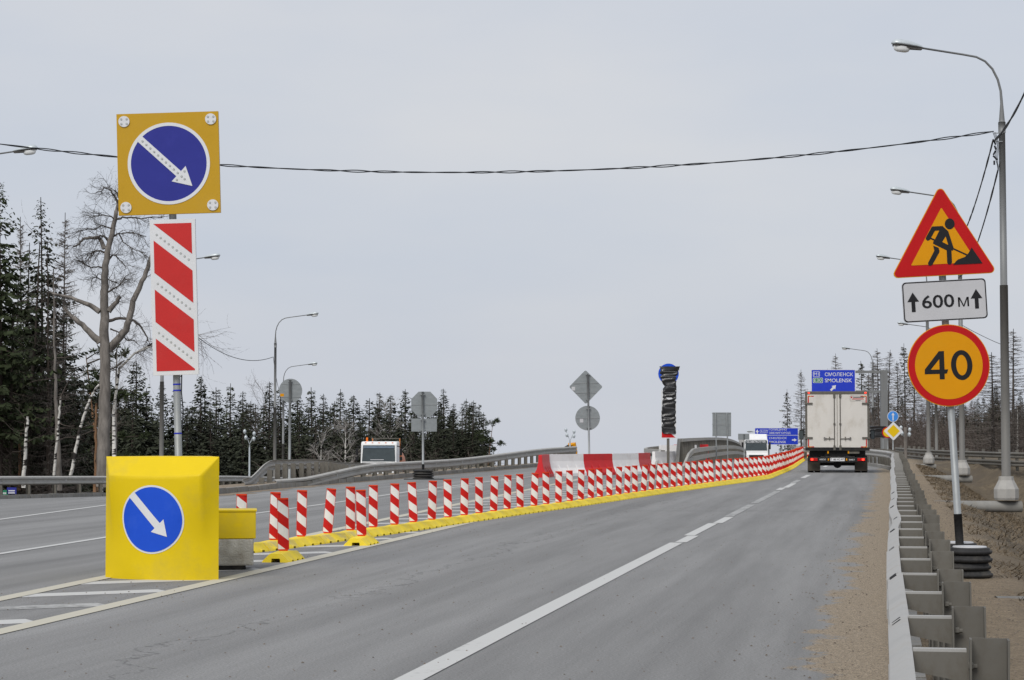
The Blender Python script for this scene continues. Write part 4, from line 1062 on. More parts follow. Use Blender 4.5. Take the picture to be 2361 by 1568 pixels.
for j in range(9):
    for k in range(12):
        a = 2 * math.pi * k / 12; z = lerp(f(0, 1009)[1], f(0, 983)[1], j / 8); vs.append((.58 * math.cos(a) + rr.uniform(-.04, .04), .1 * math.sin(a) + rr.uniform(-.02, .02), z + rr.uniform(-.02, .02)))
for j in range(8):
    for k in range(12): fs.append((j * 12 + k, j * 12 + (k + 1) % 12, (j + 1) * 12 + (k + 1) % 12, (j + 1) * 12 + k))
fs += [tuple(range(12)), tuple(range(96, 108))[::-1]]
m.add(vs, fs).build('film', M['wrap'], t)
for s in (-1, 1): MB().tube([(s * .4, 0, 0), (s * .4, 0, f(0, 1000)[1])], .035, 8).build('post', M['galv'], t)
Y = 128; bx = xat(2087, Y); t = thing('wooden_post', 'pale bare wooden post beside the four headed lamp beyond the bend', 'post', (bx, Y, T(bx, Y))); MB().tube([(0, 0, 0), (0, 0, at(0, 985, Y).z - T(bx, Y))], [.1, .09], 8).build('shaft', M['deadbark'], t)
# ================================================================== street lamps
def head_meshes():
    st = [(0.0, .045, .0), (.05, .06, .03), (.2, .10, .075), (.4, .13, .105), (.58, .14, .115), (.70, .12, .10), (.76, .07, .05), (.775, .02, .015)]
    n = 10; vs = []; fs = []
    for x, w, h in st:
        for k in range(n + 1):
            a = math.pi * k / n; vs.append((-x, w * math.cos(a), .012 + (h + .02) * math.sin(a)))
    for i in range(len(st) - 1):
        for k in range(n): fs.append((i * (n + 1) + k, i * (n + 1) + k + 1, (i + 1) * (n + 1) + k + 1, (i + 1) * (n + 1) + k))
        fs.append((i * (n + 1) + n, i * (n + 1), (i + 1) * (n + 1), (i + 1) * (n + 1) + n))
    hous = MB().add(vs, fs).mesh('housing', M['lamp'], True)
    tr = MB().add([(-.02, -.05, .01), (-.02, .05, .01), (-.72, .11, .01), (-.72, -.11, .01), (-.03, -.045, -.05), (-.03, .045, -.05), (-.30, .09, -.06), (-.30, -.09, -.06), (-.72, .10, -.03), (-.72, -.10, -.03)],
                  [(0, 1, 2, 3), (4, 7, 6, 5), (7, 9, 8, 6), (0, 4, 5, 1), (1, 5, 6, 8, 2), (0, 3, 9, 7, 4), (3, 2, 8, 9)]).mesh('tray', M['lampdark'])
    vs = []; fs = []; lv = [(.0, 1), (-.06, .97), (-.10, .85), (-.122, .6), (-.127, .01)]
    for z, s in lv:
        for k in range(16):
            a = 2 * math.pi * k / 16; vs.append((-.52 + .205 * s * math.cos(a), .105 * s * math.sin(a), z - .03))
    for i in range(4):
        for k in range(16): fs.append((i * 16 + k, i * 16 + (k + 1) % 16, (i + 1) * 16 + (k + 1) % 16, (i + 1) * 16 + k))
    bowl = MB().add(vs, fs).mesh('bowl', M['glass'], True)
    return hous, tr, bowl
hous_me, tray_me, bowl_me = head_meshes()
def lamp_parts(top=9.0, low=5.1, ph=0):
    lowm = MB().tube([(0, 0, .0), (0, 0, low)], [.108, .097], 12).mesh('lower_pole', M['poledark'], True)
    upm = MB().tube([(0, 0, low), (0, 0, top - .25)], [.084, .076], 12).mesh('upper_pole', M['pole'], True)
    col = MB().tube([(0, 0, top - .26), (0, 0, top)], .088, 12).mesh('collar', M['pole'], True)
    arc = [(0, 0, top), (0, 0, top + .05), (0, 0, top + .45), (-.02, 0, top + .75), (-.09, 0, top + 1.02), (-.22, 0, top + 1.27), (-.40, 0, top + 1.45), (-.62, 0, top + 1.55), (-.95, 0, top + 1.60), (-1.98, 0, top + 1.73)]
    arm = MB().tube(arc, [.075, .07, .036, .03, .029, .028, .027, .026, .025, .024], 10).mesh('arm', M['pole'], True)
    return lowm, upm, col, arm, top
LP = lamp_parts()
def street_lamp(x, y, z0, label, group, yaw=0, ztop=None, foot=False, parts=LP, tilt=0, hs=1):
    t = thing('street_lamp', label, 'street lamp', (x, y, z0), (0, tilt, yaw), group)
    s = 1 if ztop is None else (ztop - z0) / (parts[4] + 1.75)
    lo = link('lower_pole', parts[0], t, scale=(1, 1, s)); up = link('upper_pole', parts[1], t, scale=(1, 1, s)); link('collar', parts[2], t, scale=(1, 1, s))
    arm = link('arm', parts[3], t, (0, 0, (parts[4]) * s - parts[4]), scale=1)
    if s != 1: arm.location.z = parts[4] * (s - 1)
    hd = (-1.95, 0, parts[4] * s + 1.725)
    h = link('housing', hous_me, t, hd, (0, R(6), 0), hs); link('tray', tray_me, h); link('bowl', bowl_me, h)
    if foot:
        oc_ = [(math.cos(R(22.5 + 45 * k)), math.sin(R(22.5 + 45 * k))) for k in range(8)]
        vs = []; fs = []
        for z, r in ((.0, .27), (.05, .29), (.26, .29), (.47, .18), (.56, .17)):
            for a, b in oc_: vs.append((a * r, b * r, z))
        for i in range(4):
            for k in range(8): fs.append((i * 8 + k, i * 8 + (k + 1) % 8, (i + 1) * 8 + (k + 1) % 8, (i + 1) * 8 + k))
        fs += [tuple(range(8))[::-1], tuple(range(32, 40))]
        MB().add(vs, fs).build('foot_cap', M['concap'], t)
        MB().tube([(-1.75, .15, -.14), (.36, -.02, -.16)], .135, 16).build('foundation_pipe', M['pipe'], t, True).data.update()
    return t
gR = 'lamp posts on foundation pipes along the bank'
for i, (Y, zt) in enumerate(((51.5, 10.75), (82, 10.7), (112, 10.6))):
    px = (2318, 2217, 2140)[i]
    street_lamp(xat(px, Y), Y, .0 if i < 2 else .0, ('lamp post carrying the twisted cables, on a pipe below the road works sign', 'second lamp post along the bank past the cable post, arm partly behind the triangle', 'third lamp post along the bank past the cable post, on a pipe foundation')[i], gR, R(9), zt, True, tilt=R(-.15))
street_lamp(6.5, 21.5, .0, 'lamp post on the nearer verge holding the climbing cable', gR, R(9), 10.75, True)
for i, (px, Y, pyh, lab) in enumerate(((2158, 150, 757, 'slim lamp post beyond the third pipe lamp, no visible foot'), (2012, 186, 811, 'lamp post with arm above the end of the gantry sign'), (1853, 230, 965, 'small distant lamp post among the bare spruces behind the truck'), (1772, 262, 1010, 'tiny lamp post reaching over the white lorry cab'))):
    x = xat(px, Y); street_lamp(x, Y, min(T(x, Y), H(x, Y)) , lab, None, R(8), at(px, pyh, Y).z)
for i, (px, Y, pyh, lab) in enumerate(((-118, 66, 350, 'lamp whose head alone reaches over the outer ramp past the tall spruces'), (373, 100, 592, 'lamp post rising behind the amber arrow panel post'), (634, 134, 725, 'tall lamp post with a thin cable standing at the island tip'), (653, 170, 832, 'lamp post whose mast is half covered by the round sign back'), (455, 250, 908, 'slender lamp post in front of the forest between the island and the crash cushion'), (502, 300, 1056, 'low lamp peeking out beside the crash cushion top'))):
    x = xat(px, Y); street_lamp(x, Y, T(x, Y), lab, None, R(180 - 8), at(px, pyh, Y).z, tilt=R(-.1))
def quad_lamp(px, py_top, Y, label, s=1.0, low=None):
    x = xat(px, Y); z0 = T(x, Y) if low is None else low; zt = at(px, py_top, Y).z
    t = thing('quad_lamp', label, 'street lamp', (x, Y, z0)); top = zt - z0
    MB().tube([(0, 0, 0), (0, 0, top - 1.9 * s), (0, 0, top - 1.4 * s)], [.14 * s, .10 * s, .05 * s], 8).build('pole', M['lamp'], t, True)
    for a, h in ((-1, 0), (-.75, -.7), (1, -.25), (.95, -.85)):
        MB().tube([(0, 0, top - 1.45 * s), (a * .25 * s, 0, top - .8 * s + h * .3 * s), (a * .55 * s, -.1, top + h * s - .1)], .03 * s, 6).build('arm', M['lamp'], t)
        vs = []; fs = []
        for j, (zz, r) in enumerate(((-.28, .08), (-.12, .18), (.05, .2), (.2, .13), (.26, .02))):
            for k in range(10): vs.append((a * .55 * s + r * s * math.cos(2 * math.pi * k / 10), -.12 + r * s * math.sin(2 * math.pi * k / 10), top + h * s + zz * s))
        for j in range(4):
            for k in range(10): fs.append((j * 10 + k, j * 10 + (k + 1) % 10, (j + 1) * 10 + (k + 1) % 10, (j + 1) * 10 + k))
        MB().add(vs, fs).build('lamp_head', M['lamp'], t, True)
quad_lamp(576, 995, 215, 'four headed lamp in front of the dark forest near the island tip', .85)
quad_lamp(1314, 991, 190, 'four headed lamp showing above the middle guardrail beside the yellow boom', .65)
quad_lamp(2086, 986, 150, 'four headed white lamp right behind the priority diamond', .55)
# ================================================================== cables
def cable(label, a, b, sag, r=.013, twist=True, n=60, strands=2):
    a, b = Vector(a), Vector(b); t = thing('overhead_cable', label, 'cable', a)
    for s in range(strands if twist else 1):
        pts = []
        for k in range(n + 1):
            u = k / n; p = a.lerp(b, u) - a; p.z -= sag * 4 * u * (1 - u)
            if twist:
                ph = k * .55 + s * math.pi; w = .010 * (1.5 + math.sin(k * .23)); p += Vector((0, math.cos(ph), math.sin(ph))) * w
            pts.append(p)
        MB().tube(pts, r, 6).build('strand', M['cable'], t, True)
    return t
A = at(2291, 303, 51.4); B = at(-210, 303, 51.7)
cable('thick twisted cable spanning the whole road from the bank lamp post', A, B, (at(1180, 397, 51.5).z - (A.z + B.z) / 2) * -1.0, .0125, n=200)
px0 = thing('cable_pole', 'plain steel pole holding the far end of the twisted cable', 'pole', (B.x, B.y, T(B.x, B.y))); MB().tube([(0, 0, 0), (0, 0, B.z - T(B.x, B.y) + .4)], .09, 10).build('shaft', M['pole'], px0, True)
p1c = at(2290, 322, 51.45); p2 = at(2206, 566, 82); p3 = at(2128, 690, 112)
cable('twisted cable from the cable post towards the second bank lamp', p1c, p2, .35, .016, n=70)
cable('lower twisted cable dropping from the cable post towards the second bank lamp', at(2301, 392, 51.45), at(2210, 640, 82), .5, .016, n=70)
cable('twisted cable climbing from the cable post over the nearer verge', at(2292, 325, 51.45), Vector((6.4, 21.5, 8.9)), .75, .016, n=50)
cable('thin cable sloping down past the speed sign behind the bank lamps', at(2210, 745, 82), at(2480, 820, 120), .5, .012, twist=False)
l2 = at(630, 823, 134); cable('thin cable hanging between the lamp at the island tip and the amber panel lamp', at(376, 700, 100), l2, 1.1, .018, twist=False)
cable('short cable from the island tip lamp to the one behind the round sign back', l2, at(652, 905, 170), .8, .015, twist=False)
cable('sagging thin cable in front of the forest from the slender lamp', at(457, 955, 250), at(634, 930, 134), 1.6, .02, twist=False)
# clamps and junction on the cable post
jx = thing('cable_junction', 'black connectors and bracket hanging at the side of the cable post', 'cable junction', at(2294, 305, 51.4))
MB().box((.08, 0, -.02), (.2, .03, .02)).build('bracket', M['galv'], jx); MB().box((.08, 0, -.22), (.2, .03, .02)).build('bracket', M['galv'], jx)
rr = random.Random(3)
for k in range(5): MB().tube([(rr.uniform(-.05, .05), 0, -.2 - .12 * k), (rr.uniform(-.05, .07), 0, -.3 - .12 * k)], .022, 6).build('connector', M['cable'], jx)
for k in range(3): MB().tube([(.03 * k - .05, 0, 0), (.05 + .02 * k, -.02, -.3), (.0 + .03 * k, 0, -.6), (.06, -.01, -.85 - .06 * k), (.11, 0, -.7)], .007, 5).build('wire', M['cable'], jx, True)

# ================================================================== vehicles
wheel_tyre = MB().tube([(-.12, 0, 0), (-.10, 0, 0), (.10, 0, 0), (.12, 0, 0)], [.30, .34, .34, .30], 24).mesh('tyre', M['tyre'], True)
def box_truck():
    Y = 86; x = xat(1930, Y); yaw = R(-8.3); base = Vector((x, Y, H(x, Y))); t = thing('box_truck', 'white box truck with closed double rear doors driving away beside the markers', 'truck', base, (0, 0, yaw))
    G = lambda px, py: (lambda p: (p.x - base.x, p.z - base.z))(at((3150 + px / 3.136) * .57642, (1430 + py / 3.136) * .57642, Y))
    l_, tp = G(212, 425); r_, bt = G(1018, 1170)
    l2, z_box = G(222, 1140); W = 2.5; cx = 0
    hw = W / 2; z0 = z_box; z1 = tp
    body = MB().box((0, 2.35, (z0 + z1) / 2), (W, 4.5, z1 - z0)).build('cargo_box', M['truckpanel'], t, bevel=.03)
    y = .1                                                     # rear face of the box
    MB().box((0, y - .02, z1 - .06), (W + .03, .06, .13)).build('top_header', M['trim'], t, bevel=.01)
    for s in (-1, 1): MB().box((s * (hw - .025), y - .02, (z0 + z1) / 2 - .06), (.075, .06, z1 - z0 - .12)).build('corner_post', M['trim'], t)
    MB().box((0, y - .02, z0 - .03), (W + .02, .08, .13)).build('sill', M['dark'], t)
    dz = z1 - z0 - .15
    for s in (-1, 1):
        d = MB().box((s * .595, y - .03, z0 + .03 + dz / 2), (1.165, .05, dz - .01)).build('door', M['truckpanel'], t, bevel=.008)
        MB().tube([(s * .115, y - .075, z0 - .03), (s * .115, y - .075, z1 - .1)], .017, 8).build('lock_rod', M['trim'], d)
        for zz, hh in ((z1 - .16, .17), (z0 + .02, .19)): MB().box((s * .115, y - .08, zz), (.085, .05, hh)).build('rod_bracket', M['trim'], d)
        MB().box((s * .115, y - .08, G(0, 833)[1]), (.08, .05, .05)).build('rod_bracket', M['trim'], d)
        zz = G(0, 1018)[1]
        MB().box((s * .26, y - .085, zz), (.30, .02, .025)).build('handle_bar', M['trim'], d); MB().box((s * .31, y - .08, zz + .01), (.03, .05, .13)).build('rod_bracket', M['trim'], d)
        MB().ringprism([(s * a, b) for a, b in [(.40, zz), (.53, zz + .065), (.53, zz - .065)]], [(s * a, b) for a, b in [(.43, zz), (.515, zz + .04), (.515, zz - .04)]], y - .1, y - .075).build('handle', M['dark'], d)
        for py in (578, 1010):
            zz = G(0, py)[1]; MB().box((s * (hw - .13), y - .07, zz), (.30, .04, .075)).build('hinge', M['trim'], d)
        # reflective corner tape
        for top in (1, 0):
            ze = z1 - .19 if top else z0 + .06
            h = .30 * (-1 if top else 1)
            MB().box((s * (hw - .115), y - .058, ze + h / 2), (.042, .004, .30)).build('reflective_tape', M['red'], d)
            MB().box((s * (hw - .215), y - .058, ze), (.24, .004, .035)).build('reflective_tape', M['red'], d)
            MB().box((s * (hw - .115), y - .0605, ze), (.04, .004, .034)).build('tape_patch', M['orange'], d)
            MB().box((s * (hw - .205), y - .0605, ze), (.05, .004, .034)).build('tape_patch', M['orange'], d)
        MB().box((s * (hw - .14), y - .055, z1 - .055), (.07, .01, .04)).build('top_lamp', M['brake'], t)
    # maker's sticker: frame and small print rows
    (a, b_), (c, d_) = G(782, 547), G(982, 480)
    st = MB().ringprism(rrect(c - a, d_ - b_, .03, (a + c) / 2, (b_ + d_) / 2), rrect(c - a - .015, d_ - b_ - .015, .025, (a + c) / 2, (b_ + d_) / 2), y - .062, y - .0555).build('sticker', M['trim'], t)
    for k, (q, mt, w_, hh) in enumerate(((.72, 'black', .44, .03), (.48, 'red', .42, .016), (.33, 'red', .48, .014), (.14, 'black', .2, .014))):
        MB().box(((a + c) / 2 + (.03 if k == 0 else 0), y - .0585, lerp(b_, d_, q)), (w_, .004, hh)).build('small_print', M[mt], st)
    MB().box((a + .06, y - .0585, lerp(b_, d_, .7)), (.06, .004, .06)).build('small_emblem', M['red'], st)
    # chassis
    MB().box((0, 2.3, z0 - .2), (1.0, 4.2, .22)).build('chassis', M['dark'], t)
    zb = G(0, 1280)[1]
    bar = MB().box((0, y + .02, zb), (2.28, .1, .20)).build('rear_bar', M['dark'], t, bevel=.015)
    MB().box((0, y + .25, (zb + z0) / 2 + .03), (2.2, .05, .26)).build('back_panel', M['dark'], t)
    for s in (-1, 1):
        tl = MB().box((s * .93, y - .045, zb + .0), (.30, .04, .115)).build('tail_lamp', M['lens'], t, bevel=.008)
        MB().box((s * 1.0, y - .068, zb - .0), (.08, .008, .07)).build('lit_segment', M['brake'], tl)
        MB().box((s * .355, y - .05, zb), (.05, .02, .085)).build('amber_reflector', M['orange'], t)
        MB().box((s * .40 + .03, y - .02, z0 - .15), (.055, .02, .11)).build('yellow_marker', M['orange'], t)
        MB().box((s * .93, y + .35, .27), (.50, .02, .40)).build('mudflap', M['flap'], t)
        for dx in (-.13, .13):
            w = link('wheel', wheel_tyre, t, (s * .93 + dx, 1.0, .34))
        link('wheel', wheel_tyre, t, (s * .9, 4.4, .34))
        mr = MB().box((s * 1.47, 4.75, 1.52), (.18, .10, .40)).build('mirror', M['dark'], t, bevel=.03)
        MB().box((s * 1.47, 4.69, 1.50), (.14, .01, .34)).build('mirror_glass', M['window'], mr); MB().box((s * 1.2, 4.78, 1.5), (.44, .04, .05)).build('mirror_arm', M['dark'], mr)
    MB().box((.66, y - .03, z0 - .17), (.40, .05, .08)).build('step', M['trim'], t)
    npz = plate('number_plate', rrect(.56, .13, .012, 0, zb), y - .05, y - .035, M['white'], t)
    text('lettering', 'Т 185 НО', M['black'], npz, -.265, zb - .042, .37, .085, y - .052, .012); text('lettering', '67', M['black'], npz, .14, zb - .02, .11, .066, y - .052, .012)
    text('lettering', 'IVECO', M['white'], bar, -.70, zb - .03, .24, .06, y - .034, .02); text('lettering', 'DAILY', M['white'], bar, .45, zb - .035, .23, .06, y - .034, .02)
    cab = MB(); cab.add([(-1.0, 4.65, .45), (1.0, 4.65, .45), (1.0, 6.3, .45), (-1.0, 6.3, .45), (-.95, 4.65, 2.2), (.95, 4.65, 2.2), (.9, 5.4, 2.25), (-.9, 5.4, 2.25), (1.0, 6.2, 1.2), (-1.0, 6.2, 1.2)], [(0, 1, 2, 3), (0, 4, 5, 1), (4, 7, 6, 5), (7, 9, 8, 6), (9, 3, 2, 8), (1, 5, 6, 8, 2), (0, 3, 9, 7, 4)])
    cab.build('cab', M['paintwhite'], t, bevel=.04)
    MB().tube([(-.75, 1.0, .34), (.75, 1.0, .34)], .07, 10).build('axle', M['dark'], t); MB().tube([(0, .85, .34), (0, 1.15, .34)], .17, 14).build('differential', M['dark'], t)
box_truck()
def cab_front(t, w, h, z0, mt, visor=None, y=0):
    """front of a cab-over lorry, local: x right, y away, z up"""
    hw = w / 2
    prof = [(0, z0), (0, z0 + h * .42), (.10, z0 + h * .50), (.28, z0 + h * .92), (.45, z0 + h), (2.0, z0 + h), (2.0, z0)]
    m = MB(); vs = [(-hw, y + a, b) for a, b in prof] + [(hw, y + a, b) for a, b in prof]; n = len(prof)
    m.add(vs, [tuple(range(n)), tuple(range(2 * n - 1, n - 1, -1))] + [(i, i + n, (i + 1) % n + n, (i + 1) % n) for i in range(n)])
    return m.build('cab', mt, t, bevel=.09)
def glass_panel(t, name, hw0, z0, y0, hw1, z1, y1, mt, off=.02, parent=None):
    m = MB().add([(-hw0, y0 - off, z0), (hw0, y0 - off, z0), (hw1, y1 - off, z1), (-hw1, y1 - off, z1), (-hw0, y0 + .03, z0), (hw0, y0 + .03, z0), (hw1, y1 + .03, z1), (-hw1, y1 + .03, z1)], [(0, 1, 2, 3), (7, 6, 5, 4), (0, 4, 5, 1), (1, 5, 6, 2), (2, 6, 7, 3), (3, 7, 4, 0)])
    return m.build(name, mt, parent or t, bevel=.015)
def mixer():
    Y = 145; x = xat(873, Y); z0 = H(x, Y); zr = at(873, 1018, Y).z; hh = zr - z0
    t = thing('mixer_lorry', 'white lorry cab with orange roof beacon and faded orange mixer drum on the lower ramp', 'lorry', (x, Y, z0), (0, 0, R(-3)))
    h = hh - .75; cab = cab_front(t, 2.42, h, .75, M['paintwhite'])
    gz0, gz1 = .75 + h * .46, .75 + h * .90
    glass_panel(t, 'windscreen', 1.12, gz0, .07, 1.06, gz1, .265, M['window'])
    glass_panel(t, 'curtain', 1.04, gz1 - .2, .20, 1.0, gz1 - .06, .245, M['curtain'], .035)
    MB().box((-.1, .055, gz0 + .14), (.9, .02, .05)).build('dash_strip', M['plate'], t)
    for k in range(5): MB().box((-.9 + k * .45, .36, .75 + h * .965), (.1, .05, .05)).build('roof_marker', M['beacon'], cab)
    MB().box((0, .045, gz0 - .06), (2.2, .06, .05)).build('wiper_rail', M['dark'], cab)
    bc = MB().tube([(-.85, .7, zr - z0), (-.85, .7, zr - z0 + .1), (-.85, .7, zr - z0 + .24), (-.85, .7, zr - z0 + .28)], [.08, .07, .07, .03], 10).build('beacon', M['beacon'], t, True)
    for s in (-1, 1):
        mr = MB().box((s * 1.48, .25, gz1 - .45), (.18, .12, .46)).build('mirror', M['dark'], t, bevel=.03); MB().box((s * 1.48, .25, gz1 - .90), (.18, .12, .26)).build('lower_mirror', M['dark'], mr, bevel=.03)
        MB().tube([(s * 1.2, .35, gz1 - .05), (s * 1.46, .28, gz1 - .12)], .03, 6).build('mirror_arm', M['dark'], mr)
        for yy in (.9, 3.8, 5.1):
            w = link('wheel', wheel_tyre, t, (s * 1.05, yy, .5), scale=(1.2, 1.47, 1.47))
    MB().box((0, .02, .55), (2.4, .3, .45)).build('bumper', M['dark'], t, bevel=.04)
    MB().box((0, 3.6, .95), (1.0, 6.4, .25)).build('chassis', M['dark'], t)
    MB().tube([(.2, 2.7, 1.5), (.2, 3.2, 1.6), (.2, 4.4, 1.75), (.2, 5.6, 1.85), (.2, 6.7, 2.0)], [.55, .95, 1.15, 1.05, .5], 20).build('drum', M['drum'], t, True)
    fr = MB()
    fr.box((.25, 2.15, zr - z0 + .2), (2.0, .04, .05)); fr.build('rear_rack', M['trim'], t)
    for sx in (-.65, 1.2): MB().box((sx, 2.15, (zr - z0) / 2 + .6), (.07, .06, zr - z0 - .8)).build('rack_post', M['rust'], t)
    MB().box((1.22, 2.5, 1.5), (.12, .7, 1.7)).build('side_frame', M['rust'], t)
    m = MB().box((.22, .33, .75 + h * .87), (1.9, .012, .09)).build('sun_visor', M['trim'], cab)
mixer()
def semi():
    Y = 227; x = xat(1743, Y); z0 = H(x, Y); zr = at(1743, 1001, Y).z; hh = zr - z0
    t = thing('white_lorry', 'white articulated lorry with dark windscreen and roof fairing coming over the crest', 'lorry', (x, Y, z0), (0, 0, R(-4)))
    h = hh - 1.15; cab = cab_front(t, 2.5, h, .6, M['paintwhite'])
    gz0, gz1 = .6 + h * .58, .6 + h * .84
    glass_panel(t, 'windscreen', 1.14, gz0, .13, 1.1, gz1, .245, M['window'])
    v = glass_panel(t, 'visor', 1.15, gz1 + .02, .25, 1.12, .6 + h * .97, .34, M['window'], .05)
    text('lettering', 'GLOBETROTTER', M['white'], v, -1.0, gz1 + .10, 2.0, .2, .2, .02)
    f = MB(); zt = hh; zb = .6 + h
    f.add([(-1.2, .45, zb), (1.2, .45, zb), (-1.15, 1.5, zt), (1.15, 1.5, zt), (-1.2, 2.2, zb), (1.2, 2.2, zb), (-1.15, 2.2, zt), (1.15, 2.2, zt)], [(0, 1, 3, 2), (2, 3, 7, 6), (4, 6, 7, 5), (0, 2, 6, 4), (1, 5, 7, 3), (0, 4, 5, 1)]); f.build('roof_fairing', M['paintwhite'], t, bevel=.08)
    MB().box((0, 9.2, (1.1 + hh) / 2), (2.55, 13.3, hh - 1.1)).build('trailer', M['truckpanel'], t, bevel=.03)
    MB().box((0, 0, .7), (2.45, .25, .7)).build('bumper', M['paintwhite'], t, bevel=.06); MB().box((0, -.03, 1.45), (1.5, .05, .6)).build('grille', M['dark'], t)
    for s in (-1, 1):
        mr = MB().box((s * 1.42, .3, gz0 + .5), (.2, .15, .75)).build('mirror', M['dark'], t, bevel=.04)
        for yy in (1.2, 4.6, 11, 12.3, 13.6): link('wheel', wheel_tyre, t, (s * 1.08, yy, .5), scale=(1.2, 1.47, 1.47))
semi()
def car(px, Y, mt, label, yaw, dv=0):
    x = xat(px, Y); t = thing('car', label, 'car', (x, Y, H(x, Y)), (0, 0, R(yaw)))
    pr = [(0, .35), (.02, .75), (.5, .95), (1.1, 1.42), (2.5, 1.46), (3.4, 1.0), (4.2, .9), (4.35, .5), (4.3, .3)]
    m = MB(); n = len(pr); hw = [.8, .86, .86, .66, .66, .86, .84, .8, .8]
    vs = [(-w, a, b) for (a, b), w in zip(pr, hw)] + [(w, a, b) for (a, b), w in zip(pr, hw)]
    m.add(vs, [tuple(range(n)), tuple(range(2 * n - 1, n - 1, -1))] + [(i, i + n, (i + 1) % n + n, (i + 1) % n) for i in range(n)]); m.build('body', mt, t, bevel=.06)
    glass_panel(t, 'rear_window', .74, 1.0, .56, .62, 1.38, 1.04, M['window'])
    glass_panel(t, 'windscreen', .62, 1.42, 2.56, .76, 1.04, 3.33, M['window'], -.04)
    for s in (-1, 1):
        MB().box((s * .70, .0, .72), (.22, .06, .16)).build('tail_lamp', M['lens'], t)
        for yy in (.85, 3.5): link('wheel', wheel_tyre, t, (s * .76, yy, .31), scale=.9)
    MB().box((0, -.02, .42), (1.6, .1, .16)).build('bumper', M['dark'], t)
car(1842, 275, M['carpaint'], 'silver car mostly hidden beside the box truck near the marker row', -8)
car(1814, 262, M['carblue'], 'blue car whose roof barely shows over the marker row', -8)
# excavator with a folded yellow boom behind the crest
Y = 195; x = xat(1308, Y); z0 = H(x, Y) - .5; t = thing('excavator', 'yellow excavator boom peeking above the middle guardrail', 'excavator', (x, Y, z0)); zt = at(0, 1024, Y).z - z0
MB().box((-1.5, 0, 1.2), (2.4, 2.4, 1.5)).build('cab_body', M['orange'], t, bevel=.1); MB().box((-1.5, 0, .3), (3.0, 2.6, .6)).build('tracks', M['dark'], t, bevel=.1)
MB().tube([(-1.2, 0, 1.5), (-.3, 0, zt - .5), (.35, 0, zt - .05)], [.22, .25, .16], 8).build('boom', M['dark'], t); MB().tube([(.1, 0, zt - .1), (.6, 0, zt), (.75, 0, zt - .7), (.7, 0, zt - 2)], [.2, .22, .16, .12], 8).build('stick', M['orange'], t)
# distant notice boards glimpsed under the outer guardrail
for px, py0, py1, mt, lab in ((6, 1130, 1144, 'green', 'pale green notice board under the outer guardrail'), (26, 1124, 1139, 'blueold', 'violet notice board with white print under the outer guardrail')):
    Y = 100; a = at(px - 10, py1, Y); b = at(px + 12, py0, Y); t = thing('notice_board', lab, 'notice board', (a.x, Y, T(a.x, Y))); bo = MB().box(((b.x - a.x) / 2, 0, (a.z + b.z) / 2 - T(a.x, Y)), (b.x - a.x, .04, b.z - a.z)).build('panel', M[mt], t)
    for q in (.1, .9): MB().tube([((b.x - a.x) * q, .05, 0), ((b.x - a.x) * q, .05, b.z - T(a.x, Y))], .03, 6).build('post', M['galv'], t)
    for k in range(2): MB().box(((b.x - a.x) / 2, -.024, (a.z + b.z) / 2 - T(a.x, Y) - .1 * k), ((b.x - a.x) * .7, .006, .05)).build('print_band', M['white'], bo)
# ================================================================== trees
def tri_twig(m, p, q, w, mt=0):
    d = q - p; s = d.cross(Vector((.3, 1, .2))); s = s.normalized() * w if s.length > 1e-6 else Vector((w, 0, 0))
    u = d.cross(s).normalized() * w
    b = len(m.v); m.v += [tuple(p - s), tuple(p + s * .5 + u), tuple(p + s * .5 - u), tuple(q)]
    m.f += [(b, b + 1, b + 3), (b + 1, b + 2, b + 3), (b + 2, b, b + 3)]; m.m += [mt] * 3
def trunk_mesh(h, r, seed, mt, wob=.12, n=8, tip=.02):
    rr = random.Random(seed); pts = []; k = 9
    a, b = rr.uniform(0, 6), rr.uniform(0, 6)
    for i in range(k + 1):
        u = i / k; pts.append((wob * math.sin(u * 3 + a) - wob * math.sin(a), wob * math.sin(u * 2.4 + b) - wob * math.sin(b), h * u))
    rad = [lerp(r, tip, (i / k) ** .85) * (1.25 if i == 0 else 1) for i in range(k + 1)]
    return MB().tube(pts, rad, n).mesh('trunk', mt, True), pts
def spine(pts, u):
    k = u * (len(pts) - 1); i = min(len(pts) - 2, int(k)); return Vector(pts[i]).lerp(Vector(pts[i + 1]), k - i)
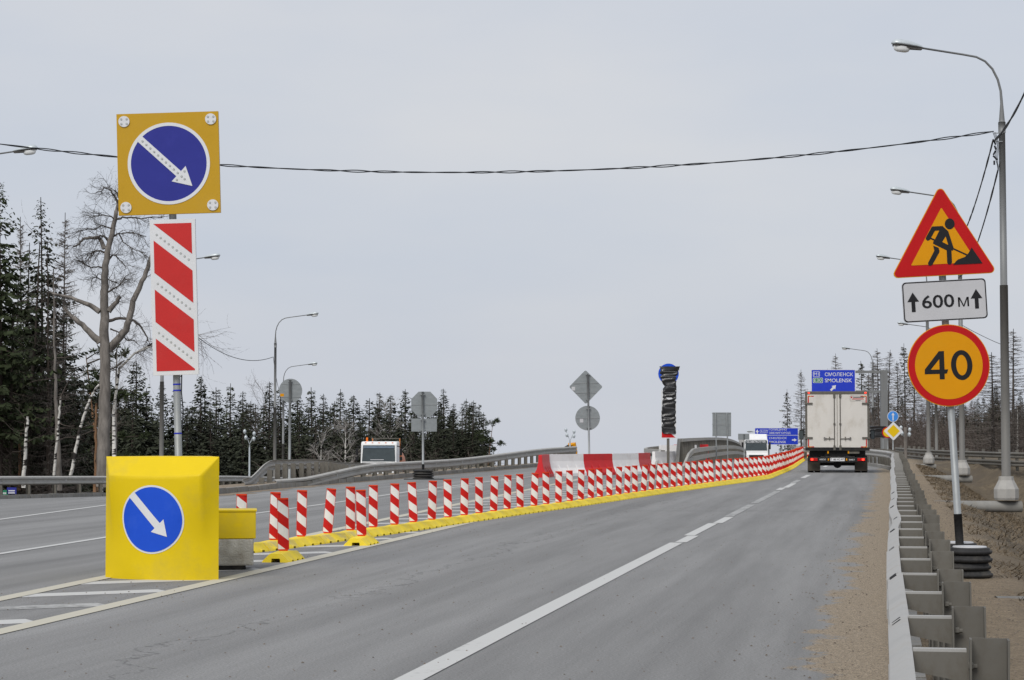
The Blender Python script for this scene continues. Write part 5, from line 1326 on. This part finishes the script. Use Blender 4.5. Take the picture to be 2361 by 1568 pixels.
def spruce(seed, h=18, r=3.0, base=.08, dens=1.0, tr=.2, thin=0, whorl=.42, mt='needle', droop=.32, ragged=.3, dead_low=0, spray=.42, wq=(.18, .34)):
    rr = random.Random(seed); tm, pts = trunk_mesh(h, tr, seed, M['bark'], wob=.1)
    m = MB(); z = h * base; s = h * .985
    while z < s:
        u = z / h; ln = r * ((1 - u) ** .9) / ((1 - base) ** .9) * (1 if u < .75 else lerp(1, .75, (u - .75) / .25)) + .1; sf = min(1, .3 + ln / 1.9)
        for b in range(max(3, int((6 if u < .8 else 4) * dens))):
            if rr.random() < thin: continue
            az = rr.uniform(0, 2 * math.pi); L_ = ln * rr.uniform(1 - ragged, 1 + ragged * .55); o = spine(pts, u) + Vector((0, 0, rr.uniform(-.2, .2)))
            dx = Vector((math.cos(az), math.sin(az), 0)); sd = Vector((-dx.y, dx.x, 0)); dr = droop * (1 - u * .9) * rr.uniform(.6, 1.3)
            k = max(2, int(L_ / (spray * .55)))
            pv = o
            for i in range(1, k + 1):
                q = i / k; c = o + dx * (L_ * q) + Vector((0, 0, -dr * L_ * (q - .45 * q ** 3) + .1 * L_ * q ** 3 + (u > .85) * q * L_ * .5))
                tri_twig(m, pv, c, .018 + .02 * (1 - q), 1) if i % 2 else None
                for sgn in (-1, 1):
                    l_ = sf * spray * rr.uniform(.7, 1.45) * (1.15 - .45 * q); hang = -rr.uniform(.15, .8) * l_
                    e = c + sd * sgn * l_ * rr.uniform(.5, 1) + dx * l_ * rr.uniform(.1, .7) + Vector((0, 0, hang)); w = l_ * rr.uniform(*wq)
                    nn = (e - c).cross(dx).normalized() * w if (e - c).cross(dx).length > 1e-6 else Vector((0, 0, w)); md = c.lerp(e, .55)
                    side = Vector((rr.uniform(-1, 1), rr.uniform(-1, 1), rr.uniform(-.6, .6))).normalized() * w
                    m.add([c, md + side, e, md - side], [(0, 1, 2, 3)])
                pv = c
        z += whorl * rr.uniform(.7, 1.2) * (1 if u < .8 else .75)
    if dead_low:
        for i in range(int(dead_low)):
            u = rr.uniform(.12, base + .12); az = rr.uniform(0, 6.28); o = spine(pts, u); L_ = rr.uniform(.8, 2.2); dx = Vector((math.cos(az), math.sin(az), rr.uniform(-.5, -.05)))
            e = o + dx * L_; tri_twig(m, o, e, .022, 1)
            for j in range(3):
                q = o.lerp(e, rr.uniform(.3, .9)); tri_twig(m, q, q + Vector((rr.uniform(-.5, .5), rr.uniform(-.5, .5), rr.uniform(-.5, .1))), .011, 1)
    return tm, m.mesh('crown', [M[mt], M['bark']])
def dead_spruce(seed, h=16, r=2.6, base=.1, mt='greytwig', whorl=.38, dens=5, up=0, twigs=7, needles=0):
    rr = random.Random(seed); tm, pts = trunk_mesh(h, .15, seed, M['deaddark'], wob=.1); m = MB(); z = h * base
    while z < h * .98:
        u = z / h; ln = r * ((1 - u) ** .75) + .1
        for b in range(dens):
            az = rr.uniform(0, 6.28); L_ = ln * rr.uniform(.45, 1.15); dx = Vector((math.cos(az), math.sin(az), 0)); o = spine(pts, u) + Vector((0, 0, rr.uniform(-.15, .15)))
            dr = rr.uniform(.1, .45) * (1 - u) - .25 * u
            mid = o + dx * L_ * .55 + Vector((0, 0, -dr * L_ * .75)); e = o + dx * L_ + Vector((0, 0, -dr * L_ * .8 + .12 * L_))
            tri_twig(m, o, mid, .032); tri_twig(m, o.lerp(mid, .7), e, .024)
            for j in range(twigs):
                q = rr.uniform(.25, 1); c = o.lerp(mid, q / .55) if q < .55 else mid.lerp(e, (q - .55) / .45); l_ = rr.uniform(.15, .5) * (.5 + L_ * .25)
                tri_twig(m, c, c + Vector((rr.uniform(-1, 1), rr.uniform(-1, 1), rr.uniform(-1.1, .15))) * l_, .012)
                if needles and rr.random() < needles:
                    s_ = Vector((rr.uniform(-1, 1), rr.uniform(-1, 1), rr.uniform(-.5, .5))) * .1; e2 = c + Vector((rr.uniform(-1, 1), rr.uniform(-1, 1), -.8)) * l_; m.add([c, c.lerp(e2, .5) + s_, e2, c.lerp(e2, .5) - s_], [(0, 1, 2, 3)], 1)
        z += whorl * rr.uniform(.7, 1.25)
    return tm, m.mesh('bare_crown', [M[mt], M['needle']])
def branchy(m, rr, p, d, L_, r, depth, curl=.35, up=.0, kids=(3, 5), n=4, mt=0, taper=.55, kink=4):
    pts = [p]; q = p; dd = d.normalized()
    for i in range(kink):
        dd = (dd + Vector((rr.uniform(-curl, curl), rr.uniform(-curl, curl), rr.uniform(-curl, curl) + up))).normalized(); q = q + dd * (L_ / kink); pts.append(q)
    if depth <= 0 or r < .006:
        for a, b in zip(pts, pts[1:]): tri_twig(m, a, b + (b - a) * .1, max(.006, r), mt)
        return
    m.tube(pts, [lerp(r, r * .35, i / kink) for i in range(kink + 1)], n, mt, cap=False)
    for c in range(rr.randint(*kids)):
        u = rr.uniform(.3, 1); k = u * kink; i = min(kink - 1, int(k)); b = pts[i].lerp(pts[i + 1], k - i)
        nd = (dd * .7 + Vector((rr.uniform(-1, 1), rr.uniform(-1, 1), rr.uniform(-.7, .9)))).normalized()
        branchy(m, rr, b, nd, L_ * rr.uniform(.4, .68), r * taper * (1 - .4 * u), depth - 1, curl, up, kids, 3, mt, taper, kink)
def birch(seed, h=14, r=.11, lean=(0, 0), crown=.35, mt='birch', twig='twig', dens=22, spread=.45, bare_top=False):
    rr = random.Random(seed); pts = []; k = 8
    for i in range(k + 1):
        u = i / k; pts.append((lean[0] * u * u + .12 * math.sin(u * 5 + seed), lean[1] * u * u, h * u))
    tm = MB().tube(pts, [lerp(r, .02, i / k) for i in range(k + 1)], 8).mesh('trunk', M[mt], True); m = MB()
    for b in range(dens):
        u = lerp(crown, .98, rr.random() ** .8); o = spine(pts, u); az = rr.uniform(0, 6.28)
        branchy(m, rr, o, Vector((math.cos(az) * spread, math.sin(az) * spread, rr.uniform(.35, 1))), h * .26 * (1.15 - u * .7), r * .32 * (1.1 - u * .6), 2, .22, .02, (4, 6), 4, 0)
    return tm, m.mesh('bare_crown', [M[twig]])
def pine(seed, h=12):
    rr = random.Random(seed); tm, pts = trunk_mesh(h, .2, seed, M['pinebark'], wob=.5); m = MB()
    for b in range(16):
        u = rr.uniform(.35, 1); o = spine(pts, u); az = rr.uniform(0, 6.28); L_ = rr.uniform(1.4, 3.2) * (1.15 - u * .5); e = o + Vector((math.cos(az) * L_, math.sin(az) * L_, rr.uniform(-.3, .6)))
        m.tube([o, o.lerp(e, .5) + Vector((0, 0, .15)), e], [.05, .035, .02], 4, 1)
        for c in range(8):
            cc = o.lerp(e, rr.uniform(.5, 1.1)) + Vector((rr.uniform(-.5, .5), rr.uniform(-.5, .5), rr.uniform(-.1, .35)))
            for k in range(26):
                d = Vector((rr.gauss(0, 1), rr.gauss(0, 1), rr.gauss(.3, .8))).normalized() * rr.uniform(.2, .5); s_ = Vector((rr.uniform(-1, 1), rr.uniform(-1, 1), rr.uniform(-1, 1))) * .05
                m.add([cc, cc + d * .5 + s_, cc + d, cc + d * .5 - s_], [(0, 1, 2, 3)])
    return tm, m.mesh('crown', [M['needle2'], M['bark']])
def plant_tree(name, pair, x, y, z, label, cat, group=None, s=1, rz=0, lean=0, sxy=None):
    t = thing(name, label, cat, (x, y, z), (0, lean, rz), group); t.scale = (sxy or s, sxy or s, s)
    link('trunk', pair[0], t); link(pair[1].name.split('.')[0], pair[1], t)
    return t
tr_ = random.Random(77)
SP = [spruce(s, 18, r, base=.03, dens=d * 1.75, whorl=.36, droop=dr, ragged=.36, spray=.50, wq=(.24, .42)) for s, r, d, dr in ((1, 3.0, 1.0, .30), (2, 2.6, .95, .36), (3, 3.3, 1.0, .28), (4, 2.8, .85, .33))]
SPT = [spruce(s, 18, 2.7, base=.05, dens=1.4, whorl=.44, droop=.30, ragged=.5, spray=.48, thin=.15, wq=(.22, .38)) for s in (11, 12)]
glab = 'dark green spruce in the forest edge beyond the ramps'; gg = 'spruces of the far forest edge'
def spruce_at(px, pyt, Y, k=None, sx=1, label=glab, group=gg, protos=SP):
    x = xat(px, Y); zt = at(px, pyt, Y).z; zb = T(x, Y) - .3; s = (zt - zb) / 18
    plant_tree('spruce_tree', protos[k if k is not None else tr_.randrange(len(protos))], x, Y, zb, label, 'tree', group, s, tr_.uniform(0, 6.28), tr_.uniform(-.02, .02), s * sx * tr_.uniform(1.3, 1.6))
front = [(308, 832, 225), (345, 895, 250), (372, 885, 240), (462, 866, 235), (482, 905, 255), (412, 893, 262), (535, 884, 245), (560, 902, 258), (501, 893, 270), (618, 880, 250), (648, 890, 238), (585, 925, 275), (690, 905, 262), (719, 893, 250), (746, 908, 264), (783, 897, 252), (766, 925, 240), (816, 911, 258), (848, 918, 266), (880, 905, 250), (904, 911, 268), (931, 897, 248), (865, 935, 240), (960, 930, 255), (990, 935, 262), (1027, 896, 240), (1046, 930, 255), (1068, 919, 246), (1089, 923, 250), (1003, 925, 250), (800, 940, 235), (690, 940, 236), (640, 945, 228), (560, 945, 226), (490, 940, 222), (430, 935, 224), (900, 950, 230), (955, 960, 228), (1110, 950, 256), (1046, 960, 235), (735, 955, 226), (1015, 965, 226)]
SPECIAL = {308: 'pointed spruce standing free between the dead pine and the striped panel', 462: 'broad spruce rising just past the striped panel', 719: 'spruce top next to the round sign back', 931: 'tall spruce directly beside the octagonal sign back',
           1027: 'tall spruce on the open side of the octagonal sign back', 535: 'spruce behind the arm of the slender lamp', 648: 'spruce top behind the island tip lamp mast', 783: 'spruce behind the wide pale birch', 880: 'spruce behind the forked birch and mixer cab'}
for px, py, Y in front:
    if px in SPECIAL: spruce_at(px, py, Y, label=SPECIAL[px], group=None)
    else: spruce_at(px, py, Y, label=glab)
for i in range(44): spruce_at(260 + 840 * (i + tr_.random()) / 44, tr_.uniform(925, 965), tr_.uniform(275, 310))
for i in range(30): spruce_at(-60 + 380 * (i + tr_.random()) / 30, tr_.uniform(850, 930), tr_.uniform(215, 275))
for px, py in ((1068, 930), (1090, 934)): spruce_at(px, py, 236, protos=SPT, label='thinner see-through spruce at the open end of the forest', group='thin spruces at the forest end')
PN = pine(5); x = xat(1128, 235); plant_tree('pine_tree', PN, x, 235, T(x, 235), 'low pine with flat clumped crown at the open end of the forest', 'tree', None, (at(0, 975, 235).z - T(x, 235)) / 12)
x = xat(232, 150); plant_tree('pine_tree', PN, x, 150, T(x, 150), 'green pine with loose crown standing behind the dead pine trunk', 'tree', None, (at(0, 815, 150).z - T(x, 150)) / 12, 2)
# tall ragged spruces at the near end of the forest
TS = [spruce(21, 19, 3.2, base=.36, dens=1.35, whorl=.33, droop=.32, ragged=.5, spray=.40, wq=(.22, .4), thin=.10, dead_low=220, tr=.2, mt='needle2'), spruce(22, 19, 3.1, base=.28, dens=1.55, whorl=.38, droop=.34, ragged=.55, spray=.38, wq=(.2, .38), thin=.1, dead_low=200, tr=.17), spruce(23, 19, 2.6, base=.4, dens=1.0, whorl=.46, droop=.4, ragged=.6, spray=.38, wq=(.2, .38), thin=.3, dead_low=220, tr=.16)]
for px, py, Y, k, lab in ((2, 415, 122, 0, 'tallest dense green spruce at the end of the forest'), (95, 455, 128, 1, 'tall pointed spruce with open ragged crown between two bare poles'), (62, 560, 134, 2, 'slim spruce with sparse crown behind the pointed ragged spruce'), (-30, 520, 130, 1, 'ragged spruce next to the tallest one'), (128, 640, 126, 2, 'short crowned spruce leaning on the bare spruce trunk'), (30, 640, 131, 0, 'green spruce growing under the tallest one'), (150, 690, 136, 1, 'lower spruce beside the forked dead pine')):
    x = xat(px, Y); zb = T(x, Y) - .3; s = (at(px, py, Y).z - zb) / 19; plant_tree('tall_spruce', TS[k], x, Y, zb, lab, 'tree', None, s, tr_.uniform(0, 6.2), R(-.6), s)
DS = [dead_spruce(s, 16, 3.0, .08, dens=7, twigs=10) for s in (31, 32)] + [dead_spruce(33, 16, 3.4, .1, dens=8, twigs=11)]
DN = [dead_spruce(34, 16, 2.0, .15, needles=.5), dead_spruce(35, 16, 2.4, .1, dens=6, twigs=8, needles=.35)]
for px, py, Y, k, lab in ((148, 490, 127, 0, 'bare dead spruce spike with drooping twigs beside the pointed spruce'), (49, 500, 133, 1, 'thin dead spike between the tallest spruce and the pointed one'), (118, 720, 123, 1, 'bare straight dead trunk in the near end of the forest')):
    x = xat(px, Y); zb = T(x, Y) - .3; plant_tree('dead_spruce', DS[k], x, Y, zb, lab, 'tree', None, (at(px, py, Y).z - zb) / 16, tr_.uniform(0, 6), 0, .9)
# right hand stand of bare spruces
dl = 'bare grey dead spruce behind the gantry sign and lamp posts'; dg_ = 'dead spruces beyond the bend'
for px, py, Y, k in ((1817, 897, 275, 0), (1846, 852, 270, 1), (1862, 905, 268, 0), (1928, 815, 236, 2), (1908, 850, 250, 0), (1985, 832, 228, 1), (2012, 830, 240, 0), (2024, 803, 225, 2), (2046, 806, 236, 1), (2068, 832, 222, 0), (2084, 792, 218, 2), (2000, 860, 250, 1), (2110, 830, 228, 2), (1960, 880, 245, 0), (2140, 870, 215, 2), (2180, 850, 220, 1), (2212, 880, 210, 0), (2300, 900, 200, 2), (1880, 880, 244, 1)):
    x = xat(px, Y); zb = T(x, Y) - .4; plant_tree('dead_spruce', DS[k] if tr_.random() < .85 else DN[tr_.randrange(2)], x, Y, zb, dl, 'tree', dg_, (at(px, py, Y).z - zb) / 16, tr_.uniform(0, 6), tr_.uniform(-.02, .02), tr_.uniform(.85, 1.15))
for px, py, Y, k, lab in ((2288, 812, 160, 1, 'bare spruce with long drooping twigs just past the cable post'), (2336, 758, 165, 0, 'large bare spruce standing behind the cable post')):
    x = xat(px, Y); zb = T(x, Y) - .4; plant_tree('dead_spruce', DS[2] if k else DS[0], x, Y, zb, lab, 'tree', None, (at(px, py, Y).z - zb) / 16, 1, 0, 1.15)
bl_, bg_ = 'dark half bare spruce in the dense stand beyond the bend', 'mixed stand beyond the bend'
for i in range(52):
    px = 1995 + 420 * (i + tr_.random()) / 52; Y = tr_.uniform(205, 260); x = xat(px, Y); zb = T(x, Y) - .4; pyt = tr_.uniform(905, 965)
    k = tr_.random(); pr = (DN if tr_.random() < .45 else DS)[tr_.randrange(2)] if k < .6 else (SPT[tr_.randrange(2)] if k < .8 else SP[tr_.randrange(4)])
    hh = 16 if k < .6 else 18; s = (at(px, pyt, Y).z - zb) / hh
    plant_tree('stand_tree', pr, x, Y, zb, bl_, 'tree', bg_, s, tr_.uniform(0, 6), 0, s * 1.35)
for px, py, Y in ((2252, 918, 190), (2292, 885, 196), (2225, 935, 200), (2350, 905, 205), (2270, 950, 186), (2330, 945, 196)):
    spruce_at(px, py, Y, protos=SPT + SP, sx=1.15, label='green spruce among the bare trees behind the cable post', group='green spruces in the bare stand')
for i in range(9):
    px = tr_.uniform(1750, 1990); Y = tr_.uniform(260, 300); x = xat(px, Y); zb = T(x, Y) - 1; s = (at(px, tr_.uniform(1012, 1024), Y).z - zb) / 16
    plant_tree('stand_tree', DN[i % 2], x, Y, zb, 'low bare tree in the strip of woods behind the direction board', 'tree', 'low woods behind the direction board', max(.25, s), tr_.uniform(0, 6), 0, .8)
# birches
BI = [birch(s, 14, .11) for s in (41, 42)]; BP = birch(43, 13, .24, crown=.15, twig='twigpale', dens=22, spread=.8); BP2 = birch(44, 13, .2, crown=.22, twig='twigpale', dens=18, spread=.6)
for px, py, Y, pr, lab in ((240, 870, 205, BI[0], 'bare birch between the dead pine and the arrow panel'), (900, 915, 236, BP2, 'bare birch with pale forked trunk behind the octagonal sign back'), (797, 955, 215, BP, 'wide bare birch with pale branches left of the white mixer cab'.replace(' left of', ' beside')), (612, 905, 255, BI[1], 'fine twigged bare birch crown between the spruces near the island tip lamp'), (740, 985, 214, BP2, 'small pale birch bending low behind the island guardrail'), (2345, 925, 172, BI[1], 'bare birch with brown twigs behind the cable post'), (2355, 930, 205, BI[0], 'second bare birch in the stand behind the cable post'), (2310, 940, 200, BI[1], 'bare birch next to green spruces behind the cable post')):
    x = xat(px, Y); zb = T(x, Y) - .3; s = (at(px, py, Y).z - zb) / 14; plant_tree('birch_tree', pr, x, Y, zb, lab, 'tree', None, s, tr_.uniform(0, 6), 0, max(s, .8))
def pole_tree(label, pts_px, Y, r0, r1, mt, name='bare_trunk', twigs=0):
    P = [at(px, py, Y) for px, py in pts_px]; b = P[0].copy(); t = thing(name, label, 'tree', b); n = len(P)
    rr = random.Random(len(label)); Q = []
    for a, c in zip(P, P[1:]):
        for k in range(4): Q.append(a.lerp(c, k / 4) - b + Vector((rr.uniform(-.03, .03), rr.uniform(-.03, .03), 0)))
    Q.append(P[-1] - b); MB().tube(Q, [lerp(r0, r1, i / (len(Q) - 1)) for i in range(len(Q))], 9).build('trunk', M[mt], t, True)
    if twigs:
        for k in range(twigs):
            m = MB(); branchy(m, rr, Q[rr.randint(len(Q) // 3, len(Q) - 1)], Vector((rr.uniform(-1, 1), rr.uniform(-1, 1), rr.uniform(-.3, .5))), rr.uniform(.8, 2.4), .022, 1, .35, 0, (2, 4)); m.build('bare_branch', M['twig'], t)
    return t
pole_tree('leaning white birch trunk behind the forked dead pine', [(160, 1110), (172, 1050), (182, 1000), (196, 950), (212, 910), (232, 880)], 118, .10, .055, 'birch', 'birch_tree')
pole_tree('upright white birch stem among the dark trunks with a fork', [(54, 1125), (56, 1075), (60, 1020), (63, 980), (64, 960)], 119, .12, .06, 'birch', 'birch_tree', 6)
pole_tree('white birch stem pressed against a grey trunk', [(125, 1110), (128, 1060), (133, 1000), (137, 950), (140, 915)], 120, .085, .05, 'birch', 'birch_tree', 5)
pole_tree('thin straight orange pine stem beside the dead pine', [(219, 1135), (220, 1080), (221, 1020), (221, 970), (222, 930)], 121, .10, .06, 'pinebark', twigs=6)
pole_tree('slender straight dead stem on the crash cushion side of the dead pine', [(266, 1090), (267, 1000), (268, 900), (269, 805)], 120, .075, .03, 'deadbark', twigs=8)
pole_tree('smooth grey bare trunk in the near forest with a light scar', [(136, 1130), (134, 1060), (131, 980), (128, 900), (126, 800), (123, 620)], 121, .19, .03, 'deadbark', twigs=8)
pole_tree('dark straight trunk beside the grey scarred one', [(113, 1130), (112, 1040), (111, 900), (110, 760), (110, 560)], 123, .13, .02, 'bark', twigs=14)
pole_tree('dark bent spruce trunk under the ragged crowns', [(60, 1130), (66, 1000), (72, 900), (82, 780), (92, 560)], 126, .19, .03, 'bark', twigs=14)
pole_tree('thin dark pole between the tallest spruce and the birch stem', [(22, 1135), (26, 1000), (28, 850), (30, 700)], 122, .08, .04, 'bark', twigs=16)
pole_tree('pale orange stem near the white birch fork', [(44, 1130), (46, 1050), (47, 980)], 124, .09, .06, 'pinebark', twigs=5)
# the forked dead pine, limbs traced then grown
def dead_pine():
    Y = 114; Z3 = lambda x, y: at(x * .38254 * .57642 * 1.0, (650 + y * .38272) * .57642, Y); Z4 = lambda x, y: at(x * .38254 * .57642, (1250 + y * .38272) * .57642, Y)
    base = at(238, 1120, Y); t = thing('dead_pine', 'huge dead grey pine with forked bare limbs beside the amber arrow panel', 'tree', base); rr = random.Random(9)
    def tube(pts, r0, r1, name='limb', mt='deadbark', n=10):
        P = [p - base for p in pts]; Q = []
        for i in range(len(P) - 1):
            for k in range(3): Q.append(P[i].lerp(P[i + 1], k / 3) + Vector((rr.uniform(-.03, .03), rr.uniform(-.1, .1), rr.uniform(-.02, .02))))
        Q.append(P[-1]); MB().tube(Q, [lerp(r0, r1, (i / (len(Q) - 1)) ** .8) for i in range(len(Q))], n).build(name, M[mt], t, True); return Q
    trunk = tube([base, Z4(1080, 1500), Z4(1090, 1150), Z4(1100, 800), Z4(1100, 500), Z4(1092, 250), Z4(1095, 50), Z3(1088, 1400), Z3(1090, 1250), Z3(1105, 1080), Z3(1120, 950), Z3(1160, 800), Z3(1190, 640), Z3(1220, 520), Z3(1235, 440)], .38, .09, 'trunk', n=14)
    limbs = [([Z4(1050, 310), Z4(960, 230), Z4(860, 130), Z4(740, 30), Z3(660, 1500)], .2, .09), ([Z4(1130, 390), Z4(1230, 290), Z4(1320, 180), Z4(1360, 30), Z3(1390, 1450), Z3(1450, 1330), Z3(1510, 1200), Z3(1560, 1050), Z3(1590, 960)], .22, .10),
             ([Z3(1050, 1560), Z3(940, 1490), Z3(840, 1450), Z3(700, 1400), Z3(590, 1380), Z3(510, 1350)], .15, .05), ([Z3(1130, 1560), Z3(1200, 1480), Z3(1260, 1400)], .16, .10), ([Z4(1140, 90), Z4(1250, 55), Z4(1400, 80), Z4(1480, 150), Z4(1530, 240), Z4(1550, 300)], .09, .03),
             ([Z3(1085, 900), Z3(1060, 820), Z3(1030, 785), Z3(940, 785), Z3(870, 800), Z3(830, 850), Z3(770, 880)], .13, .04), ([Z3(1130, 820), Z3(1090, 770), Z3(1050, 765), Z3(1000, 790)], .07, .03), ([Z3(1190, 770), Z3(1240, 740), Z3(1330, 735), Z3(1430, 745), Z3(1530, 775)], .06, .02),
             ([Z3(1210, 600), Z3(1280, 575), Z3(1400, 575), Z3(1480, 590), Z3(1600, 570), Z3(1690, 575)], .06, .02), ([Z3(1235, 440), Z3(1215, 380), Z3(1180, 330), Z3(1150, 280), Z3(1090, 265), Z3(1060, 300), Z3(1000, 320)], .07, .02), ([Z3(1235, 440), Z3(1245, 380), Z3(1240, 330), Z3(1200, 290)], .05, .02),
             ([Z3(1195, 585), Z3(1140, 560), Z3(1060, 550), Z3(980, 560)], .045, .02), ([Z3(1100, 940), Z3(1050, 925), Z3(980, 930), Z3(920, 960), Z3(890, 1010)], .06, .02), ([Z3(1130, 1020), Z3(1170, 970), Z3(1210, 970), Z3(1260, 1030), Z3(1320, 1110)], .06, .02), ([Z3(1085, 1110), Z3(1030, 1090), Z3(950, 1095), Z3(880, 1060), Z3(820, 1020)], .05, .02),
             ([Z3(1110, 1370), Z3(1190, 1320), Z3(1260, 1280), Z3(1310, 1190)], .06, .02), ([Z3(1110, 1215), Z3(1170, 1240), Z3(1250, 1270)], .035, .015), ([Z3(1060, 1230), Z3(1020, 1200), Z3(970, 1205)], .03, .012), ([Z4(1150, 170), Z4(1250, 210), Z4(1330, 290), Z4(1400, 290), Z4(1450, 340)], .045, .015), ([Z3(1190, 690), Z3(1130, 680), Z3(1060, 655), Z3(1000, 700), Z3(930, 690), Z3(850, 710)], .045, .015), ([Z3(1250, 750), Z3(1290, 840), Z3(1340, 870), Z3(1420, 920), Z3(1500, 940)], .04, .012), ([Z4(1130, 600), Z4(1200, 580), Z4(1300, 500)], .05, .03)]
    tw = MB()
    for pts, r0, r1 in limbs:
        Q = tube(pts, r0, r1, 'limb', 'deadbark' if r0 > .12 else 'deaddark', 8 if r0 > .1 else 6); st = int(len(Q) * (.55 if r0 > .14 else .2))
        for k in range(int(9 + 9 * (r0 < .15))):
            i = rr.randint(st, len(Q) - 1); d = (Q[i] - Q[max(0, i - 1)]).normalized() if i else Vector((0, 0, 1))
            branchy(tw, rr, Q[i], d * .8 + Vector((rr.uniform(-.9, .9), rr.uniform(-.9, .9), rr.uniform(-.9, .7))), rr.uniform(.6, 1.4), .015, 2, .45, -.04, (2, 4), 3, 0, .6, 4)
    tw.build('bare_twigs', M['deaddark'], t)
dead_pine()
# bent birch showing past the striped panel
def bent_birch():
    Y = 118; b = at(262, 1100, Y); t = thing('birch_tree', 'thin birch bowed over behind the striped panel with weeping twigs', 'tree', b); rr = random.Random(13)
    for off in (0, .5):
        m = MB()
        P = [at(262 + off * 6, 1100, Y) - b, at(262, 950, Y) - b, at(275, 850, Y) - b, at(310, 815, Y) - b, at(355, 790 + off * 12, Y) - b, at(410, 775 + off * 14, Y) - b, at(465, 772 + off * 18, Y) - b]
        MB().tube(P, [.09, .08, .07, .06, .05, .035, .015], 7).build('trunk', M['birch'], t, True)
        for k in range(30):
            u = rr.uniform(.5, 1); branchy(m, rr, spine(P, u), Vector((rr.uniform(-.2, 1), rr.uniform(-.6, .6), rr.uniform(-.8, .5))), rr.uniform(1.0, 2.4), .014, 1, .25, -.05, (3, 5), 3)
        m.build('bare_twigs', M['twig'], t)
bent_birch()
# undergrowth that nobody could count
rr = random.Random(21); m = MB()
for i in range(900):
    px = rr.uniform(-80, 1150); Y = rr.uniform(150, 245) if px > 260 else rr.uniform(118, 220); x = xat(px, Y); o = Vector((x, Y, T(x, Y) - .1)); hh = rr.uniform(1.5, 5.0)
    for k in range(3):
        e = o + Vector((rr.uniform(-.5, .5), rr.uniform(-.4, .4), 1)) * hh * rr.uniform(.6, 1); tri_twig(m, o, e, .03)
        for j in range(5):
            c = o.lerp(e, rr.uniform(.3, 1)); tri_twig(m, c, c + Vector((rr.uniform(-1, 1), rr.uniform(-1, 1), rr.uniform(-.1, .9))) * rr.uniform(.4, 1.2), .014)
for i in range(800):
    px = rr.uniform(1990, 2420); Y = rr.uniform(165, 230); x = xat(px, Y); o = Vector((x, Y, T(x, Y) - .1)); hh = rr.uniform(1.5, 5.5)
    for k in range(3):
        e = o + Vector((rr.uniform(-.4, .4), rr.uniform(-.4, .4), 1)) * hh * rr.uniform(.6, 1); tri_twig(m, o, e, .028)
        for j in range(5):
            c = o.lerp(e, rr.uniform(.3, 1)); tri_twig(m, c, c + Vector((rr.uniform(-1, 1), rr.uniform(-1, 1), rr.uniform(-.1, .9))) * rr.uniform(.4, 1.2), .014)
stuff(m.build('undergrowth', M['twig']), 'bare brown brushwood filling the forest floor', 'undergrowth')
# dry grass on the bank, gravel on the shoulder
m = MB()
for i in range(60000):
    y = 14 + 96 * rr.random() ** 1.15; v = 4.35 + 11 * rr.random() ** 1.3; x = cl(y) + v
    if math.sin(x * 1.7 + y * .9) + math.sin(x * .7 - y * 1.3) < -.9 and v < 6: continue
    o = Vector((x, y, T(x, y) - .01)); e = o + Vector((rr.uniform(-.16, .16), rr.uniform(-.16, .16), rr.uniform(.01, .085))); w = rr.uniform(.003, .007) * (1 + y / 50)
    m.add([o + Vector((-w, 0, 0)), o + Vector((w, 0, 0)), e], [(0, 1, 2)])
stuff(m.build('dry_grass', M['drygrass']), 'dead brown grass matted over the roadside bank', 'grass')
m = MB()
for i in range(9500):
    if i < 7000: y = 6 + 60 * rr.random() ** 1.7; v = 2.0 + 2.3 * rr.random() ** .6
    else: y = 10 + 40 * rr.random() ** 1.3; v = rr.choice([rr.uniform(-2.5, 2.2), rr.uniform(-6, -2)])
    if 2.92 < v < 3.06: continue
    x = cl(y) + v; z = H(x, y) if v < 2.95 else T(x, y); s = (.004 + .011 * rr.random() ** 2.5) * (1 if i < 7000 else .8)
    o = Vector((x, y, z + s * .4)); vs = [o + Vector((s * rr.uniform(.6, 1.3), 0, 0)), o + Vector((0, s, 0)), o + Vector((-s * rr.uniform(.6, 1.3), 0, 0)), o + Vector((0, -s, 0)), o + Vector((0, 0, s * .8))]
    m.add(vs, [(0, 1, 4), (1, 2, 4), (2, 3, 4), (3, 0, 4)])
stuff(m.build('gravel', M['sandheap']), 'loose grit and small stones on asphalt and verge', 'gravel')
